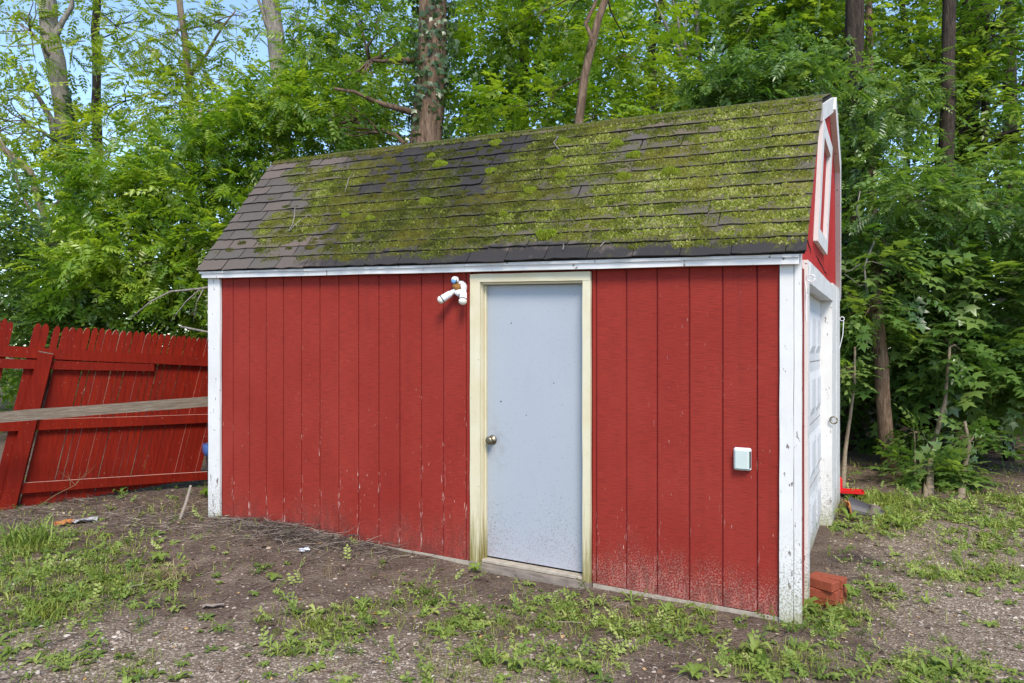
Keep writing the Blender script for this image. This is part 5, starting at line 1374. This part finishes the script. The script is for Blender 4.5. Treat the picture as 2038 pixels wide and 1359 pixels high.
def pebbles():
    v=np.array([(1,0,0),(0,1,0),(-1,0,0),(0,-1,0),(0,0,.62),(.6,.6,.3),(-.6,.6,.28),(-.6,-.6,.3),(.6,-.6,.3)]); t=np.array([(0,5,4),(5,1,4),(1,6,4),(6,2,4),(2,7,4),(7,3,4),(3,8,4),(8,0,4)])
    x,y=pick(330000,lambda x,y:np.clip(gravel_mask(x,y)*(fbm(x*2.1,y*2.1,81)*2.4-.4),0.05,1)*np.clip(1.6-y/6.5,.15,1)*.62,y1=8.4)
    n=len(x); an=NR.uniform(0,2*pi,n); up=np.tile([0,0,1.],(n,1))+NR.normal(0,.25,(n,3)); rot=frames(np.stack([np.cos(an),np.sin(an),np.zeros(n)],1),up)
    s=np.clip(NR.lognormal(-5.15,.5,n),.0025,.02); sc=np.stack([s,s*NR.uniform(.6,1,n),s*NR.uniform(.5,1,n)],1)
    V,T,I=scatter(v,t,np.stack([x,y,gh(x,y)-.001],1),rot,sc,np.clip(NR.normal(.38,.22,n),0,1))
    o=np_mesh('gravel',V,T,M['pebble'],None,I); tag(o,'loose grey and tan pebbles strewn over the soil','gravel',kind='stuff')
pebbles()
def litter():
    v=np.array([(0,0,.004),(.4,.28,.012),(1,0,.010),(.45,-.28,.016)]); t=np.array([(0,2,1),(0,3,2)])
    x,y=pick(46000,lambda x,y:.25+.35*np.clip((y-5.2)/2,0,1)+0*x,y1=9.3); n=len(x); an=NR.uniform(0,2*pi,n)
    up=np.tile([0,0,1.],(n,1))+NR.normal(0,.35,(n,3)); rot=frames(np.stack([np.cos(an),np.sin(an),NR.normal(0,.15,n)],1),up)
    V,T,I=scatter(v*np.array([1,1,1]),t,np.stack([x,y,gh(x,y)+.003],1),rot,np.clip(NR.lognormal(-4.0,.5,n),.006,.06),NR.random(n))
    cv=np.array([(1,0,0),(0,1,0),(-1,0,0),(0,-1,0),(0.1,0.1,.7),(.6,.6,.3),(-.6,.6,.28),(-.6,-.6,.3),(.6,-.6,.3)]); ct=np.array([(0,5,4),(5,1,4),(1,6,4),(6,2,4),(2,7,4),(7,3,4),(3,8,4),(8,0,4)])
    x,y=pick(60000,lambda x,y:np.clip(.75-.6*gravel_mask(x,y),.1,1)*np.clip(fbm(x*3,y*3,85)*2.4-.6,.1,1),y1=8.6); m=len(x); an=NR.uniform(0,2*pi,m)
    rot=frames(np.stack([np.cos(an),np.sin(an),np.zeros(m)],1),np.tile([0,0,1.],(m,1))+NR.normal(0,.4,(m,3))); q=np.clip(NR.lognormal(-5.0,.55,m),.0025,.025)
    V2,T2,I2=scatter(cv,ct,np.stack([x,y,gh(x,y)-.002],1),rot,np.stack([q,q*NR.uniform(.6,1,m),q*NR.uniform(.5,1,m)],1),np.clip(NR.normal(.22,.2,m),0,.8))
    V,T,I=merge([(V,T,I),(V2,T2,I2)])
    o=np_mesh('leaf_litter',V,T,M['litter'],None,I); tag(o,'dead brown leaf bits and soil crumbs scattered on the yard','litter',kind='stuff')
litter()
def twigs():
    c=[]  # heap along the left wall base and loose sticks elsewhere
    def twig_set(n,fx,lmin,lmax,rmin,rmax,lift):
        parts=[]
        ang=np.arange(3)*2.094
        for _ in range(n):
            x,y=fx(); L=R.uniform(lmin,lmax); an=R.uniform(0,2*pi); r=R.uniform(rmin,rmax); z=g1(x,y)+R.uniform(.002,lift)
            P=[Vector((x,y,z))]; d=Vector((cos(an),sin(an),R.uniform(-.12,.25)))
            for k in range(3):
                d=(d+Vector((R.uniform(-.45,.45),R.uniform(-.45,.45),R.uniform(-.25,.12)))).normalized(); q=P[-1]+d*L/3
                q.z=max(q.z,g1(q.x,q.y)+.002); P.append(q)
            vs=[];ts=[]
            for k,q in enumerate(P):
                t=(P[min(k+1,3)]-P[max(k-1,0)]).normalized(); a=t.cross(Vector((0,0,1))); a=a.normalized() if a.length>1e-3 else Vector((1,0,0)); b=t.cross(a)
                for j in range(3): vs.append(q+(a*cos(ang[j])+b*sin(ang[j]))*r*(1-.2*k))
            for k in range(3):
                for j in range(3):
                    j2=(j+1)%3; ts+=[(k*3+j,k*3+j2,k*3+3+j2),(k*3+j,k*3+3+j2,k*3+3+j)]
            parts.append((np.array(vs),np.array(ts),np.full(12,R.random())))
        return parts
    def heap():
        a=R.triangular(-4.85,-2.6,-3.9); b=-abs(R.gauss(0,.20))-.02; w=shed_to_world(a,b,0); return w.x,w.y
    def yard():
        while True:
            x,y=R.uniform(-5.5,5),R.uniform(3,8)
            if not in_shed(np.array([x]),np.array([y]))[0]: return x,y
    def near_fence(): p=gpx(R.uniform(-20,420),R.uniform(985,1060)); return p.x,p.y
    V,T,I=merge(twig_set(1150,heap,.04,.28,.0010,.0036,.05)+twig_set(2400,yard,.03,.22,.0010,.0032,.014)+twig_set(420,near_fence,.05,.3,.0010,.004,.03))
    o=np_mesh('twig_litter',V,T,M['twig'],None,I); tag(o,'dry twigs and straw heaped along the wall base and strewn about','twigs',kind='stuff')
twigs()

# ------------------------------------------------------------------ single plants one can point at
def tuft(px_,py_,n,h,w,lean,mat,label,name='grass_tuft',spread=.05,cat='grass tuft',group=None):
    p=gpx(px_,py_); x=np.full(n,p.x); y=np.full(n,p.y)
    V,T,I=blades(x,y,NR.uniform(.55,1.1,n)*h,NR.uniform(.7,1.2,n)*w,NR.uniform(.3,1.2,n)*lean,np.clip(NR.normal(.45,.22,n),0,1),spread)
    o=np_mesh(name,V-np.array(p),T,mat,None,I); o.location=p; tag(o,label,cat,group)
tuft(50,1085,150,.25,.013,1.1,M['weed'],'big clump of long arching green blades before the fence','blade_clump',.10,'plant clump')
tuft(340,1150,170,.11,.005,1.3,M['straw'],'dry straw-coloured grass tuft left of the shed wall',spread=.06)
tuft(95,1225,150,.11,.006,1.2,M['grass'],'bright spreading grass tuft in the left foreground',spread=.07)
tuft(638,1248,120,.08,.006,1.1,M['grass'],'yellow-green grass tuft on the gravel below the left wall',spread=.05)
tuft(1780,1005,90,.13,.006,1.0,M['grass'],'longer grass tuft in front of the brown slim trunk',spread=.10)
tuft(660,1150,24,.16,.004,.6,M['straw'],'sparse seeding weed standing before the left wall',spread=.03)
def rosette(px_,py_,nl,L,W,lift,label,mat=M['weed'],cat='weed'):
    p=gpx(px_,py_); v,t=rosette_tpl(nl,L,W,lift,R); n=len(v)
    o=np_mesh('leafy_weed',v,t,mat,None,np.full(n,R.uniform(.3,.7))); o.location=p+Vector((0,0,.004)); o.rotation_euler=(0,0,R.uniform(0,6)); tag(o,label,cat,'single leafy weeds')
rosette(318,1118,6,.09,.055,.55,'broad-leaved weed above the dry grass tuft')
rosette(545,1155,5,.075,.05,.6,'broad-leaved weed between the gravel and the left wall')
rosette(630,1330,8,.075,.034,.2,'flat grey-green leaf rosette on the front gravel')
rosette(945,1140,5,.07,.045,.7,'small pale weed at the foot of the left door casing')
rosette(1075,1145,5,.06,.04,.8,'small weed growing just before the door threshold')
rosette(1590,1222,9,.16,.05,.7,'leafy weed at the white corner board of the shed')
rosette(1668,1195,6,.17,.06,.95,'tall bright leaf standing beside the stacked bricks')
rosette(1500,1300,10,.11,.035,.55,'toothed dandelion-like weed in the right foreground')
rosette(1380,1345,12,.11,.032,.4,'spreading weed at the bottom edge right of centre')
rosette(1790,1050,8,.13,.045,.75,'large upright weed in the grass right of the shed')
rosette(1025,1330,9,.09,.032,.5,'bright weed at the bottom edge below the door')
rosette(1895,1340,9,.11,.034,.5,'large weed at the bottom right corner')
rosette(412,990,7,.11,.06,.9,'bright green weed at the left foot of the shed',M['leaf_bright'])
rosette(240,985,5,.09,.06,.8,'two-leaved weed at the foot of the red fence')
rosette(1690,1035,8,.16,.05,.5,'leafy weed in front of the black trough')
